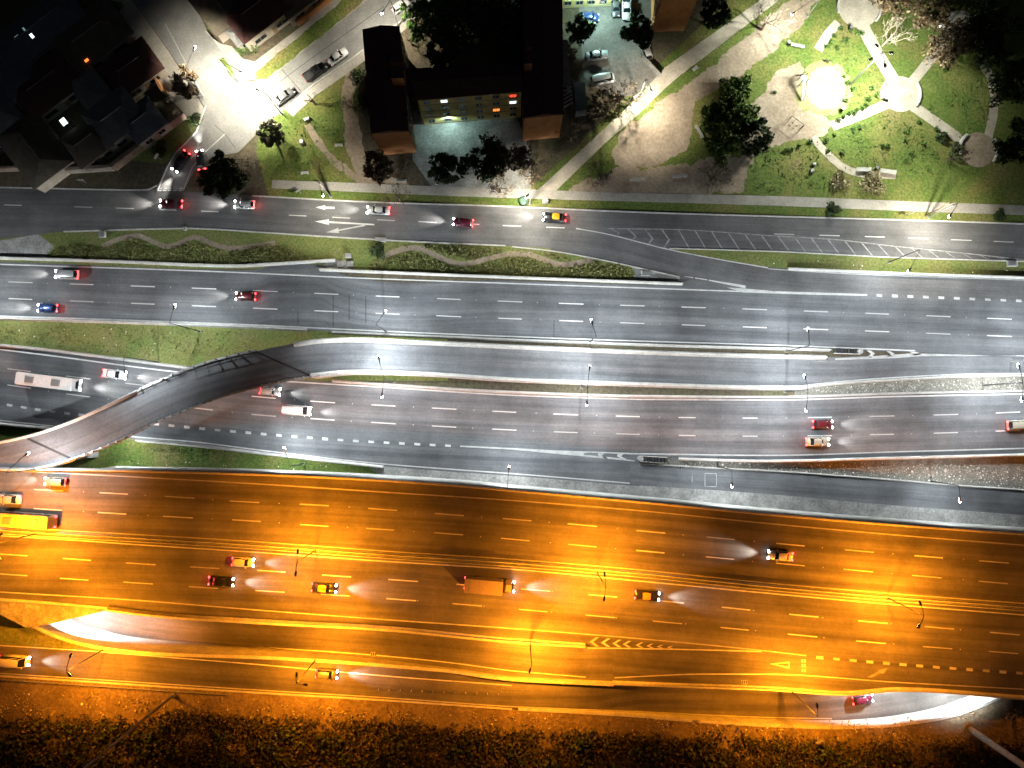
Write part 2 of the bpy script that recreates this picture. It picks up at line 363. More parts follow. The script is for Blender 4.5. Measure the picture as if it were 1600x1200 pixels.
# ================================================================== SETTING
def struct(o): o['kind'] = 'structure'; return o
ZD = 7.5                                   # expressway deck level
ZB = 6.2                                   # level of the lowest road and the bank beside it
struct(mesh('ground', [(-3000, -3000, -0.02), (3000, -3000, -0.02), (3000, 3000, -0.02), (-3000, 3000, -0.02)], [(0, 1, 2, 3)], M_ground))
# grassed and planted ground
struct(sheet('park_lawn', [(430, 100), (560, 60), (560, 300), (820, 300), (900, 230), (1010, 120), (1200, -60), (1700, -60), (1700, 352), (420, 308), (400, 235)], 0.0, M_grass))
struct(sheet('service_verge', [(-120, 350), (-120, 420), (500, 420), (1100, 450), (1100, 432), (900, 380), (480, 350)], 0.0, M_verge))
struct(sheet('exit_island_verge', [(1000, 380), (1080, 402), (1200, 424), (1700, 448), (1700, 400), (1200, 385)], 0.0, M_verge))
struct(sheet('median_verge', [(-160, 488), (-160, 545), (300, 595), (700, 595), (700, 520), (400, 505)], 0.0, M_verge))
struct(sheet('lower_island_verge', [(-160, 650), (-160, 745), (640, 745), (640, 720), (300, 680), (120, 655)], 0.0, M_grass))
struct(sheet('gravel_island', [(1245, 606), (1300, 602), (1420, 593), (1600, 588), (1760, 588), (1760, 622), (1240, 618)], 0.004, M_gravel))
struct(sheet('gravel_slope', [(1040, 712), (1760, 712), (1760, 790), (1500, 772), (1200, 748), (1050, 734)], 0.004, M_gravel))
struct(sheet('concrete_apron', [(560, 715), (780, 735), (984, 752), (1200, 768), (1400, 786), (1600, 800), (1760, 812), (1760, 850), (1300, 810), (900, 775), (598, 748)], 0.008, M_concd))

# ---- service road with the slip road to the highway
serv_top = [(-200, 291), (0, 293), (240, 297), (400, 306), (560, 315), (800, 323), (930, 329), (1200, 338), (1450, 345), (1600, 350), (1800, 357)]
serv_bot = [(-200, 392), (0, 373), (130, 360), (300, 357), (480, 368), (720, 381), (800, 385), (900, 388), (1045, 388), (1200, 392), (1400, 402), (1600, 408), (1800, 415)]
Z0 = 0.02
service = struct(strip('service_road', serv_top, serv_bot, Z0, M_asph2, -180, 1780))
kerb([(-180, 291), (0, 293), (150, 296), (225, 297), (238, 295), (246, 290)], Z0, service)
kerb([(395, 306), (560, 315), (800, 323), (930, 329), (1200, 338), (1450, 345), (1600, 350), (1780, 356)], Z0, service)
kerb([(100, 362), (300, 357), (400, 362.5), (480, 368), (720, 381), (790, 384)], Z0, service)
kerb([(1046, 388), (1200, 392.5), (1400, 402.5), (1600, 408.5), (1780, 415)], Z0, service, 0.22)
dashes([(0, 320), (130, 323.5), (195, 325.5), (330, 330.5), (465, 336.8), (530, 340), (603, 344), (670, 347), (800, 353), (905, 357)], [20, 130, 195, 262, 328, 465, 533, 603, 668, 735, 800, 868], Z0, service, sx=0.75)
dashes([(1225, 366), (1365, 370), (1435, 372.5), (1600, 379)], [1225, 1296, 1367, 1435, 1502, 1568, 1635], Z0, service, sx=0.85)
quads('turn_arrow', [[(493, 324), (508, 320.5), (508, 322.8), (523, 323), (523, 326.5), (508, 326.2), (508, 328)],
                     [(492, 346), (514, 342.5), (514, 345.5), (585, 350), (585, 352), (514, 348.5), (514, 351.5)],
                     [(510, 363), (529, 356), (528, 359), (570, 350.8), (571, 353), (529, 361), (530, 364)]], Z0, M_white, service)
ribbon('edge_line', [(945, 357), (1050, 358.5), (1200, 368), (1300, 374), (1400, 385), (1500, 395), (1600, 406)], Z0, 0.2, M_worn, service)
for x in range(955, 1600, 26):             # hatched no-driving area
    t = cubic([(945, 358), (1050, 359), (1200, 369), (1300, 375), (1400, 385), (1500, 395), (1600, 406)])(x)
    b = cubic([(945, 362), (1045, 387), (1200, 391), (1400, 401), (1600, 406.5)])(x+18)
    if b-t < 3: continue
    if x < 1045:
        m = t+(b-t)*0.55
        quads('hatch_stripe', [[(x, t), (x+2.2, t), (x+14, m), (x+6, b), (x+3, b), (x+11, m)]], Z0, M_worn, service, 0.008)
    else: quads('hatch_stripe', [[(x, t), (x+2.2, t), (x+19.2, b), (x+17, b)]], Z0, M_worn, service, 0.008)
slip_top = [(860, 356), (935, 362), (1050, 390), (1130, 406), (1200, 417), (1300, 424), (1420, 429), (1600, 435), (1800, 442)]
slip_bot = [(760, 383), (860, 391), (935, 404), (1000, 418), (1060, 432), (1130, 446), (1260, 458), (1600, 470), (1800, 478)]
slip = struct(strip('slip_road', slip_top, slip_bot, Z0+0.008, M_asph2, 860, 1780))
ribbon('edge_line', [(900, 357), (935, 363), (1050, 391), (1130, 406.5), (1200, 418.5)], Z0+0.008, 0.22, M_white, slip)
ribbon('edge_line', [(1200, 420), (1300, 426.5), (1420, 431.5), (1600, 437.5), (1780, 444)], Z0+0.008, 0.22, M_white, slip)
kerb([(800, 385.5), (860, 392), (935, 405), (1000, 419), (1062, 433)], Z0, slip, 0.22)

# ---- upper carriageway of the highway
h1_top = [(-200, 402), (0, 408.5), (400, 422), (420, 414), (500, 413), (520, 424), (800, 438.5), (1060, 446), (1160, 450), (1600, 467), (1800, 475)]
h1_bot = [(-200, 493), (0, 499), (100, 501.5), (400, 512), (600, 522), (800, 530), (1000, 537), (1200, 543), (1430, 551), (1600, 559), (1800, 568)]
h1 = struct(strip('upper_highway', h1_top, h1_bot, Z0, M_asph, -180, 1780))
ribbon('edge_line', [(-180, 407), (0, 413), (400, 427), (525, 433), (800, 443), (1000, 450), (1160, 455.5)], Z0, 0.24, M_white, h1)
ribbon('edge_line', [(-180, 488), (0, 494), (100, 497), (400, 508), (600, 517.5), (800, 526), (1000, 533), (1200, 539), (1430, 548)], Z0, 0.26, M_white, h1)
r1 = [(0, 440), (310, 450.5), (600, 463), (877, 474), (1171, 483), (1366, 490), (1560, 498)]
r2 = [(0, 466), (310, 478), (600, 490), (878, 501), (1170, 511), (1365, 517.5), (1560, 525)]
XS1 = [32+95.6*k for k in range(-2, 19)]
dashes(r1, XS1, Z0, h1); dashes(r2, XS1, Z0, h1)
studs([r1, r2], [32+95.6*(k+0.47) for k in range(-2, 19)], Z0, h1)
quads('gore_marking', [[(1135, 449), (1160, 450.5), (1210, 455), (1262, 456.5), (1355, 459.6), (1355, 462.4), (1262, 460.3), (1160, 457)],
                       [(1069, 431), (1083, 433), (1083, 434.6), (1069, 432.6)], [(1086, 433.6), (1105, 436.5), (1105, 438), (1086, 435)], [(1107, 437), (1165, 446), (1165, 450.6), (1107, 438.6)]], Z0+0.012, M_white, h1)
dashes([(1373, 461.5), (1480, 465.5), (1590, 470), (1780, 477)], [1374+24.2*k for k in range(17)], Z0+0.01, h1, BM, 'lane_block')
for x, y0, y1 in ((465, 487, 507), (520, 462, 509), (545, 460, 500), (571, 462, 505), (865, 500, 540), (1232, 520, 541)):    # sealed joints
    quads('tar_seal', [[(x, y0), (x+1.1, y0), (x+1.1, y1), (x, y1)]], Z0, M_tar, h1, 0.005)

# ---- lower carriageway and its exit
h2_top = [(-200, 520), (0, 541), (50, 546), (300, 577), (480, 594), (600, 602), (800, 613.5), (1000, 620), (1200, 621.5), (1400, 616), (1600, 612), (1800, 610)]
h2_bot = [(-200, 640), (0, 661), (80, 669), (215, 687), (300, 694), (400, 706), (600, 728.5), (730, 739), (800, 743.5), (984, 758.5), (1000, 759.5)]
h2b = [(990, 727), (1000, 717), (1200, 721), (1400, 716), (1600, 711), (1800, 706)]
h2 = struct(strip('lower_highway', h2_top, h2_bot, Z0, M_asph, -180, 1000))
ZH2 = lambda x: Z0 + 0.5*max(0, min(1, (x-1000)/250))**1.5
strip('carriageway', h2_top, h2b, ZH2, M_asph, 1000, 1780, parent=h2, th=0.6)
ribbon('edge_line', [(-180, 526), (0, 546), (50, 552), (300, 583.5), (480, 598), (600, 605), (800, 617.5), (1000, 624)], Z0, 0.26, M_white, h2)
ribbon('edge_line', [(1000, 624), (1200, 625), (1400, 619.5), (1600, 615.5), (1780, 612)], ZH2, 0.26, M_white, h2)
ribbon('edge_line', [(-180, 638), (0, 657), (80, 665.5), (215, 683), (300, 690), (400, 702.5), (600, 725), (730, 735), (800, 740), (984, 755)], Z0, 0.24, M_white, h2)
ribbon('edge_line', [(1000, 709), (1200, 711.5), (1400, 706), (1600, 700.5), (1780, 696)], ZH2, 0.26, M_white, h2)
q1 = [(-100, 563), (35, 579), (123, 590), (215, 601), (300, 610), (415, 621), (504, 628), (599, 633.5), (694, 638.5), (884, 647.5), (981, 650.5), (1079, 652.5), (1178, 653.3), (1279, 652.2), (1377, 650.3), (1477, 648), (1574, 644.5)]
q2 = [(-100, 587), (30, 604), (120, 617.5), (300, 637), (412, 649), (501, 655), (598, 661), (694, 666.5), (884, 675.3), (982, 678.3), (1080, 680.5), (1179, 681.5), (1283, 680.8), (1380, 678.8), (1479, 676.3), (1575, 673)]
XS2 = [30-96, 30, 122, 215, 314, 412, 504, 599, 694, 788, 884, 981]; XS3 = [1080, 1179, 1281, 1378, 1478, 1575, 1672]
for rr in (q1, q2): dashes(rr, XS2, Z0, h2); dashes(rr, XS3, ZH2, h2)
studs([q1, q2], [x+47 for x in XS2], Z0, h2); studs([q1, q2], [x+47 for x in XS3], ZH2, h2)
bl = [(-60, 622), (15, 633), (59, 640), (127, 648.5), (268, 665), (363, 674), (459, 682), (556, 689), (652, 694), (699, 696.3)]
dashes(bl, [-30, -7, 15, 37, 59, 82, 105, 127, 150, 174, 197, 220, 244]+[268+24*k for k in range(19)], Z0, h2, BM, 'lane_block')
quads('gore_marking', [[(719, 696), (800, 700), (870, 703.6), (1000, 708.2), (1000, 710), (985, 709.8), (920, 707), (912, 708.5), (912, 710.5), (960, 715), (992, 719.5), (992, 721), (900, 712), (800, 702.5), (719, 698.3)],
                       [(935, 708.2), (944, 708.6), (940, 711.5), (951, 716.3), (944, 715.6), (934, 711.2)], [(965, 709.4), (974, 709.7), (970, 713), (981, 718.5), (974, 717.8), (964, 713)]], Z0, M_white, h2)
ex_top = [(985, 722), (1060, 730), (1200, 738), (1300, 745), (1400, 752.5), (1500, 761), (1600, 768), (1800, 783)]
ex_bot = [(985, 757.5), (1200, 772), (1300, 781), (1400, 790), (1500, 797.5), (1600, 805), (1800, 820)]
ex = struct(strip('exit_road', ex_top, ex_bot, Z0+0.004, M_asph, 985, 1780))
for q in ([(1101, 739), (1120, 739.5), (1120, 740.5), (1101, 740)], [(1101, 740), (1102, 740), (1102, 760), (1101, 760)], [(1119, 741), (1120, 741), (1120, 760.5), (1119, 760.5)], [(1102, 759.5), (1119, 760), (1119, 761), (1102, 760.5)], [(1081, 738), (1082, 738), (1082, 754), (1081, 754)]):
    quads('sensor_loop_line', [q], Z0+0.004, M_worn, ex)
barrier([(1000, 724.5), (1060, 728), (1200, 735.5), (1300, 742.5), (1400, 750), (1500, 758.5), (1600, 765.5), (1780, 780)], 0.01, 'low concrete edge between the stony slope and the dark exit road', w=0.5, h=0.35, name='concrete_kerb', cat='kerb')

# ---- curved ramp that climbs from the highway and crosses it to the expressway
ZR = cubic([(-200, 7.5), (0, 7.45), (150, 7.2), (300, 6.6), (480, 5.2), (650, 2.9), (800, 1.2), (950, 0.3), (1050, 0.06), (1100, 0.05), (1800, 0.05)])
rp_top = [(-200, 715), (-60, 702), (0, 693), (45, 683.5), (100, 666), (180, 630.5), (250, 597), (320, 569), (400, 548.5), (460, 537), (500, 532.5), (550, 530.5), (650, 534.5), (800, 541), (1000, 549.5), (1200, 556), (1300, 558), (1420, 554), (1600, 557), (1800, 566)]
rp_bot = [(-200, 744), (-60, 738), (50, 734), (100, 723), (150, 703.5), (200, 682), (240, 661), (300, 636.5), (350, 618), (400, 604.5), (480, 588.5), (550, 582.5), (650, 585), (800, 594.5), (1000, 601.5), (1200, 606.5), (1260, 604), (1420, 591), (1500, 587), (1600, 585.5), (1800, 590)]
ramp = struct(strip('curved_ramp', rp_top, rp_bot, ZR, M_asph, -60, 480, th=1.1, step=10))
strip('carriageway', rp_top, rp_bot, ZR, M_asph, 480, 1780, parent=ramp, th=0.5, step=12)
def wall_under(name, pts, zf, z0, mat, label, cat='retaining wall', th=0.4):
    ln = path3(pts, zf, 12); vs = []; fs = []
    a, b = offs(ln, th/2), offs(ln, -th/2)
    for p, q in zip(a, b): vs += [(p.x, p.y, z0), (p.x, p.y, p.z), (q.x, q.y, p.z), (q.x, q.y, z0)]
    for i in range(len(ln)-1): fs += [(4*i+k, 4*i+4+k, 4*i+4+(k+1) % 4, 4*i+(k+1) % 4) for k in range(4)]
    fs += [(0, 1, 2, 3), tuple(4*(len(ln)-1)+k for k in (3, 2, 1, 0))]
    return tag(mesh(name, vs, fs, mat), label, cat)
wall_under('retaining_wall', [(484, 588), (550, 582.3), (650, 584.7), (800, 594.2), (960, 600.5)], lambda x: ZR(x)-0.02, -0.3, M_conc, 'concrete retaining wall under the ramp edge, facing the lower highway')
wall_under('retaining_wall', [(484, 535), (550, 531), (650, 535), (800, 541.4), (960, 548)], lambda x: ZR(x)-0.02, -0.3, M_conc, 'concrete retaining wall under the ramp edge, facing the upper highway')
for u, side in ((483, 0), (112, 1)):
    a, b = P(u, cubic(rp_top)(u)+1, ZR(u)), P(u, cubic(rp_bot)(u)-1, ZR(u)); zt = ZR(u)-1.12
    d = (b-a).normalized(); n = Vector((-d.y, d.x, 0))*0.6
    mb = MB(); mb.prism([(a+n).to_tuple()[:2], (a-n).to_tuple()[:2], (b-n).to_tuple()[:2], (b+n).to_tuple()[:2]], -0.3, zt)
    tag(mb.build('bridge_pier', M_concd), ('concrete bridge pier under the ramp where it leaves the embankment', 'concrete bridge pier under the ramp beside the expressway')[side], 'bridge pier')
for a, b in (((400, 549.5), (486, 587.5)), ((43, 685), (112, 717))):
    ln = [P(a[0]+(b[0]-a[0])*t, a[1]+(b[1]-a[1])*t, ZR(a[0]+(b[0]-a[0])*t))+Vector((0, 0, 0.014)) for t in np.linspace(0, 1, 12)]
    l2, l3 = offs(ln, 0.2), offs(ln, -0.2)
    mesh('expansion_joint', l2+l3, [(12+i, 12+i+1, i+1, i) for i in range(11)], M_tar, ramp)
ribbon('edge_line', [(1255, 602.5), (1300, 597.5), (1420, 588.6), (1500, 585), (1600, 583.6), (1780, 587)], 0.05, 0.22, M_white, ramp)
quads('gore_marking', [[(1305, 560), (1350, 557.5), (1425, 552), (1780, 562), (1780, 565), (1600, 555.3), (1440, 556.5), (1400, 559.5), (1350, 561.3), (1305, 562.5)],
                       [(1354, 547.6), (1361, 547.8), (1367, 552.5), (1361, 558.5), (1355, 559), (1361, 552.8)], [(1385, 548.6), (1391, 548.8), (1398, 552.6), (1391, 557), (1385, 557.5), (1391, 553)], [(1420, 549.5), (1432, 550), (1440, 553.5), (1428, 555.5), (1426, 553.5), (1428, 552)]], 0.066, M_white, ramp)

# ---- expressway on its deck
mn_top = [(-200, 727), (0, 732.5), (160, 734), (400, 740), (600, 749.5), (700, 756), (800, 765), (900, 774), (1000, 783), (1200, 802), (1400, 819), (1600, 833), (1800, 846)]
mn_mid = [(-200, 925), (0, 936), (100, 943), (170, 949.5), (230, 957), (400, 969), (600, 980), (800, 999), (915, 1008.5), (1000, 1016), (1200, 1034), (1400, 1050), (1600, 1064), (1800, 1078)]
mn_bot = [(955, 1066.5), (1000, 1068.5), (1200, 1076), (1320, 1084), (1400, 1078), (1600, 1091), (1800, 1104)]
main = struct(strip('expressway', mn_top, mn_mid, ZD, M_asphW, -180, 1780, th=1.0, step=10, lat=8))
strip('merge_carriageway', mn_mid, mn_bot, ZD-.003, M_asphW, 957, 1780, parent=main, th=1.0, step=10, lat=3)
ribbon('edge_line', [(-180, 724), (0, 734.5), (100, 739.5), (400, 756), (600, 769), (800, 782), (1000, 798), (1200, 818), (1400, 836), (1600, 852), (1780, 867)], ZD, 0.22, M_white, main)
ribbon('edge_line', [(-180, 811), (0, 822.5), (100, 829), (200, 834.5), (400, 846.5), (600, 861), (800, 874), (1000, 890.5), (1200, 911), (1400, 928), (1600, 943), (1780, 957)], ZD, 0.22, M_white, main)
ribbon('edge_line', [(-180, 825), (0, 837), (100, 843), (200, 850), (400, 863), (600, 877), (800, 889.5), (1000, 908), (1200, 927), (1400, 945), (1600, 961), (1780, 976)], ZD, 0.22, M_white, main)
ribbon('edge_line', [(-180, 913), (0, 925), (200, 937), (400, 953), (600, 968), (800, 982), (1000, 998), (1200, 1017.5), (1260, 1024.5)], ZD, 0.22, M_white, main)
ribbon('edge_line', [(918, 1012.5), (1000, 1013.5), (1100, 1015.5), (1190, 1018)], ZD, 0.22, M_white, main)
u1 = [(-60, 757), (76, 766), (178, 771), (281, 777), (382, 784), (491, 789), (598, 796), (702, 804), (808, 812), (910, 820.5), (1017, 831), (1126, 841), (1235, 851), (1343, 861), (1451, 870), (1553, 878), (1700, 890)]
u2 = [(-60, 788), (75, 796), (175, 802), (278, 808), (385, 813.5), (491, 821), (594, 827), (701, 834), (805, 843), (910, 852.5), (1016, 862), (1125, 872), (1235, 882), (1341, 891.5), (1448, 901), (1552, 910), (1700, 922)]
l1 = [(-60, 862), (20, 867), (120, 874), (220, 881), (320, 887), (424, 892.5), (526, 900), (630, 907), (736, 914.5), (837, 922), (942, 931), (1045, 940), (1150, 951), (1256, 962), (1364, 972), (1468, 981), (1570, 990), (1700, 1001)]
l2 = [(-60, 893), (20, 898), (116, 905), (216, 911), (318, 918), (422, 924), (524, 930), (627, 937), (730, 945), (833, 954), (938, 963), (1043, 972.5), (1148, 982.5), (1254, 993), (1361, 1003.5), (1465, 1012), (1568, 1019.5), (1700, 1030)]
for rr in (u1, u2, l1, l2): dashes(rr, [p[0] for p in rr], ZD, main, sx=1.12)
studs([u1, u2, l1, l2], [p[0]+52 for p in u1], ZD, main)
dashes([(1281, 1027.5), (1387, 1036.5), (1491, 1044.5), (1590, 1051.5), (1780, 1066)], [1281+26*k for k in range(19)], ZD, main, BM, 'lane_block', sx=1.1)
for k, x in enumerate((921, 939, 957, 973, 993, 1010, 1026, 1042)):
    t = 995.5+(x-921)*0.115; b = 1010.3+(x-921)*0.025; mm = (t+b)/2; w = 5.5-k*0.25
    quads('chevron', [[(x+10-k*0.5, t), (x+10-k*0.5+w, t), (x+w, mm), (x+10-k*0.5+w, b), (x+10-k*0.5, b), (x, mm)]], ZD, M_white, main)
quads('give_way_triangle', [[(1202, 1037), (1234, 1033.5), (1234, 1045), (1231.5, 1044), (1231.5, 1036.5), (1212, 1037.6), (1231.5, 1042), (1231.5, 1044.6)]], ZD, M_white, main)
for y in (1030, 1037.5, 1045): quads('give_way_line', [[(1252.5, y), (1255, y), (1255, y+5), (1252.5, y+5)], [(1256.5, y), (1259, y), (1259, y+5), (1256.5, y+5)]], ZD, M_white, main)
quads('merge_arrow', [[(1355, 1058), (1362, 1058.5), (1377, 1052), (1380, 1053.5), (1387, 1043.5), (1371, 1047), (1373, 1048.8)]], ZD, M_worn, main)
ribbon('edge_line', [(960, 1059), (1000, 1057), (1100, 1053.2), (1200, 1053.5), (1400, 1066), (1600, 1077), (1780, 1088)], ZD, 0.2, M_white, main)
wall_under('retaining_wall', [(150, 734.5), (400, 740), (600, 749.5), (700, 756), (800, 765), (900, 774), (1000, 783), (1200, 802), (1400, 819), (1600, 833), (1780, 845)], ZD-0.05, -0.3, M_conc, 'pale concrete wall carrying the north edge of the orange-lit expressway', th=0.5)
wall_under('retaining_wall', [(190, 954), (230, 958.5), (400, 970.5), (600, 981.5), (800, 1000.5), (910, 1008)], ZD-1.0, -0.3, M_concd, 'concrete wall under the south edge of the expressway beside the merging lane')
wall_under('retaining_wall', [(960, 1065.5), (1000, 1067.5), (1200, 1075), (1310, 1082)], ZD-1.0, -0.3, M_concd, 'concrete wall under the south edge of the expressway above the lowest road')
barrier([(-180, 727.5), (0, 733), (160, 734.5), (400, 740.6), (600, 750.2), (700, 756.7), (800, 765.7), (900, 774.7), (1000, 783.7), (1200, 802.7), (1400, 819.7), (1600, 833.7), (1780, 845.5)], ZD, 'concrete parapet along the north edge of the orange expressway')
for (dy, lab) in ((4.6, 'northern concrete barrier of the pair in the expressway median'), (9.8, 'southern concrete barrier of the pair in the expressway median')):
    barrier([(-180, 811+dy), (0, 822.5+dy), (100, 829+dy), (200, 834.5+dy), (400, 846.5+dy), (600, 861+dy), (800, 874+dy), (1000, 890.5+dy), (1200, 911+dy), (1400, 928+dy), (1600, 943+dy), (1780, 957+dy)], ZD, lab, w=0.8)
tag(profile_run('low_kerb', path3([(-180, 926), (0, 937), (100, 944), (168, 950)], ZD), [(-.25, 0), (.25, 0), (.2, .2), (-.2, .2)], M_conc), 'low kerb between the expressway and the paved wedge at lower left', 'kerb')
barrier([(170, 951.5), (230, 959), (400, 971), (600, 982), (800, 1001), (914, 1008.7)], ZD, 'concrete parapet along the south edge of the expressway, ending at the chevrons', w=1.5)
barrier([(957, 1066.5), (1000, 1068.3), (1200, 1075.5), (1320, 1083), (1400, 1077), (1600, 1090), (1780, 1103)], ZD, 'concrete parapet on the expressway edge above the lowest road at lower right', w=1.2)
# sloping paved wedge at the left bridge end
wedge = struct(sheet('abutment_apron', [(-120, 927), (0, 934), (100, 941), (172, 948), (168, 953), (84, 974), (40, 981), (0, 960), (-120, 905)], ZD-0.02, M_concd, th=1.1))
# merging lane, climbing from the underpass
ZA = cubic([(-100, 0.06), (60, 0.06), (180, 0.25), (300, 1.1), (500, 3.6), (700, 6.2), (860, 7.35), (960, 7.5), (1100, 7.5)])
la_top = [(40, 925), (150, 938), (230, 958), (400, 971.5), (600, 983), (800, 1002), (915, 1010), (960, 1010)]
la_bot = [(40, 938), (90, 961), (130, 979), (200, 996), (260, 1003.5), (330, 1008.5), (400, 1013), (500, 1022), (600, 1033.5), (700, 1046), (800, 1059), (915, 1065), (960, 1067)]
lane = struct(strip('merging_lane', la_top, la_bot, ZA, M_asphW, 42, 958, th=0.5, step=8))
ribbon('edge_line', [(150, 983), (200, 995), (250, 1002), (400, 1011), (600, 1025), (700, 1035), (800, 1048), (915, 1058)], ZA, 0.2, M_white, lane)
wln = [P(u, cubic(la_bot)(u), ZA(u)) for u in range(70, 960, 8)]
def tall_wall(name, ln, zt, th, mat, label):
    a, b = offs(ln, th/2), offs(ln, -th/2); vs, fs = [], []
    for p, q, t in zip(a, b, zt): vs += [(p.x, p.y, p.z-0.4), (p.x, p.y, t), (q.x, q.y, t), (q.x, q.y, -0.3)]
    for i in range(len(ln)-1): fs += [(4*i+k, 4*i+4+k, 4*i+4+(k+1) % 4, 4*i+(k+1) % 4) for k in range(4)]
    return tag(mesh(name, vs, fs+[(0, 1, 2, 3), tuple(4*(len(ln)-1)+k for k in (3, 2, 1, 0))], mat), label, 'retaining wall')
tall_wall('retaining_wall', wln, [max(ZB, p.z)+0.85 for p in wln], 0.6, M_conc, 'bright tall concrete wall between the sunken merging lane and the lowest road')
# lowest road, diving under the expressway at the right
lw_top = [(-200, 995), (0, 1006.5), (130, 1014.5), (300, 1028), (400, 1036), (500, 1045), (600, 1054), (800, 1069), (925, 1069), (970, 1061), (1010, 1056), (1200, 1058), (1400, 1040), (1480, 1025)]
lw_bot = [(-200, 1042), (0, 1055), (100, 1061.5), (200, 1068), (400, 1081), (600, 1093), (800, 1107), (1000, 1115), (1200, 1124.5), (1300, 1127), (1360, 1124), (1420, 1116), (1480, 1102), (1530, 1082)]
ZL = cubic([(-200, ZB+.03), (0, ZB+.03), (800, ZB+.03), (950, 5.6), (1150, 3.2), (1300, 1.6), (1420, 0.7), (1500, 0.2), (1600, 0.1)])
low = struct(strip('lowest_road', lw_top, lw_bot, ZL, M_asphW, -180, 1480, step=10))
sheet('road_bend', [(1478, 1031), (1560, 1000), (1600, 1045), (1530, 1082), (1478, 1103)], 0.2, M_asphW, low)
ribbon('edge_line', [(-180, 997), (0, 1008.5), (130, 1016.5), (300, 1030), (400, 1038), (500, 1047), (600, 1056), (800, 1071)], ZL, 0.2, M_white, low)
ribbon('edge_line', [(-180, 1039), (0, 1052), (100, 1058.5), (200, 1065), (400, 1078), (600, 1090), (800, 1104), (1000, 1112), (1200, 1121), (1300, 1123)], ZL, 0.2, M_white, low)
kerb([(-180, 1043), (0, 1056), (100, 1062.5), (200, 1069), (400, 1082), (600, 1094), (800, 1108)], ZB+.03, low, 0.3)
sln = [P(u, cubic(lw_bot)(u)+0.5, ZL(u)) for u in list(range(810, 1470, 10))]+[P(1480, 1102.5, .3), P(1510, 1091, .2), P(1535, 1080, .1), P(1560, 1064, .1)]
tall_wall('retaining_wall', sln, [ZB+.1-2.2*min(1, max(0, (p.x-30)/35)) for p in sln], 0.5, M_conc, 'white-lit curved concrete wall where the lowest road dives under the expressway')
edge = [P(u, cubic(lw_bot)(u)+0.8, ZB) for u in range(-180, 810, 20)]+[Vector((p.x, p.y, ZB-2.2*min(1, max(0, (p.x-30)/35)))) for p in offs(sln, -0.2)]+[P(1580, 1050, ZB-2.0), P(1780, 1050, ZB-2.0)]
far = [Vector((p.x, P(800, 1290, ZB).y, ZB)) for p in edge]; ne = len(edge)
struct(mesh('scrub_bank', edge+far, [(ne+i, ne+i+1, i+1, i) for i in range(ne-1)], M_scrubdirt))
us = list(range(70, 960, 8)); up = [Vector((p.x, p.y, ZL(u)-.004)) for p, u in zip(offs(wln, -0.25), us)][29:]; dn = [P(u, cubic(lw_top)(u)+2.5, ZL(u)-.004) for u in us][29:]; nu = len(up)
mesh('road_shoulder', up+dn, [(nu+i, nu+i+1, i+1, i) for i in range(nu-1)], M_asphW, low, uv=[(p.x, p.y) for p in up+dn])
wt = [Vector((p.x, p.y, ZB)) for p in offs(wln[:31], -0.25)]; lt = [P(u, cubic(lw_top)(u), ZB) for u in range(-180, 310, 18)]
struct(mesh('ramp_island_verge', [P(-120, 940, 1.0), P(0, 962, 3.0), P(40, 975, 5.0)]+wt[2:]+lt[::-1], [tuple(range(3+len(wt)-2+len(lt)))], M_verge))

# ---- barriers of the white-lit highway
barrier([(-180, 396.5), (0, 403), (180, 408.5), (370, 415.5), (420, 413), (470, 410), (524, 407)], 0.01, 'concrete barrier below the wavy planted bed, left of the lay-by', w=1.1)
barrier([(500, 421.5), (600, 425.5), (800, 433.5), (920, 438), (1066, 443.5)], 0.01, 'concrete barrier along the upper highway below the long flower bed', w=1.0)
barrier([(1230, 420), (1300, 423), (1420, 428), (1600, 434), (1780, 441)], 0.01, 'concrete barrier beside the slip road at right', w=0.9)
barrier([(-180, 492), (0, 498), (100, 501), (400, 512), (480, 516)], 0.01, 'concrete barrier between the upper highway and the grassy median')
barrier([(520, 519.5), (600, 523), (800, 531), (1000, 538.5), (1200, 544.5), (1296, 547)], 0.01, 'concrete barrier between the upper highway and the ramp')
barrier([(460, 538.5), (500, 533), (550, 531), (650, 535), (800, 541.8), (1000, 550.3), (1200, 556.6), (1290, 558.5)], lambda x: ZR(x), 'bright concrete parapet on the upper edge of the ramp', w=1.5)
barrier([(486, 587), (550, 581.5), (650, 584), (800, 593.5), (1000, 600.7), (1200, 606), (1264, 605.5)], lambda x: ZR(x), 'bright concrete parapet on the lower edge of the ramp', w=1.5)
barrier([(1264, 604.5), (1300, 600.5), (1420, 592.3), (1500, 588.5), (1600, 587), (1780, 590)], 0.02, 'thin concrete kerb between the ramp end and the gravel island', w=0.7, h=0.4)
barrier([(-180, 519), (0, 539.5), (50, 544.5), (300, 575.5)], 0.01, 'concrete barrier between the grassy median and the lower highway at left')
barrier([(520, 595), (600, 601), (800, 613), (1000, 619.5), (1200, 621), (1400, 615.5), (1600, 611.5), (1780, 609)], 0.01, 'concrete barrier between the ramp and the lower highway')
barrier([(-180, 642), (0, 662.5), (80, 670), (140, 678)], 0.01, 'concrete barrier on the lower highway left of the ramp crossing')
barrier([(215, 688), (300, 695.5), (400, 707.5), (600, 730)], 0.01, 'concrete barrier along the exit lane above the green triangle')
barrier([(1060, 717), (1200, 720.5), (1400, 715.5), (1600, 710.5), (1780, 706)], ZH2, 'concrete parapet of the lower highway above the stony slope at right', w=0.9)
barrier([(-120, 705), (0, 691), (45, 681.5), (100, 664), (180, 628.5), (215, 611.5)], lambda x: ZR(x), 'concrete parapet of the ramp bridge at its upper left end', w=0.9)
barrier([(55, 733), (100, 723), (118, 716)], lambda x: ZR(x), 'short concrete parapet where the ramp joins the expressway', w=1.1)

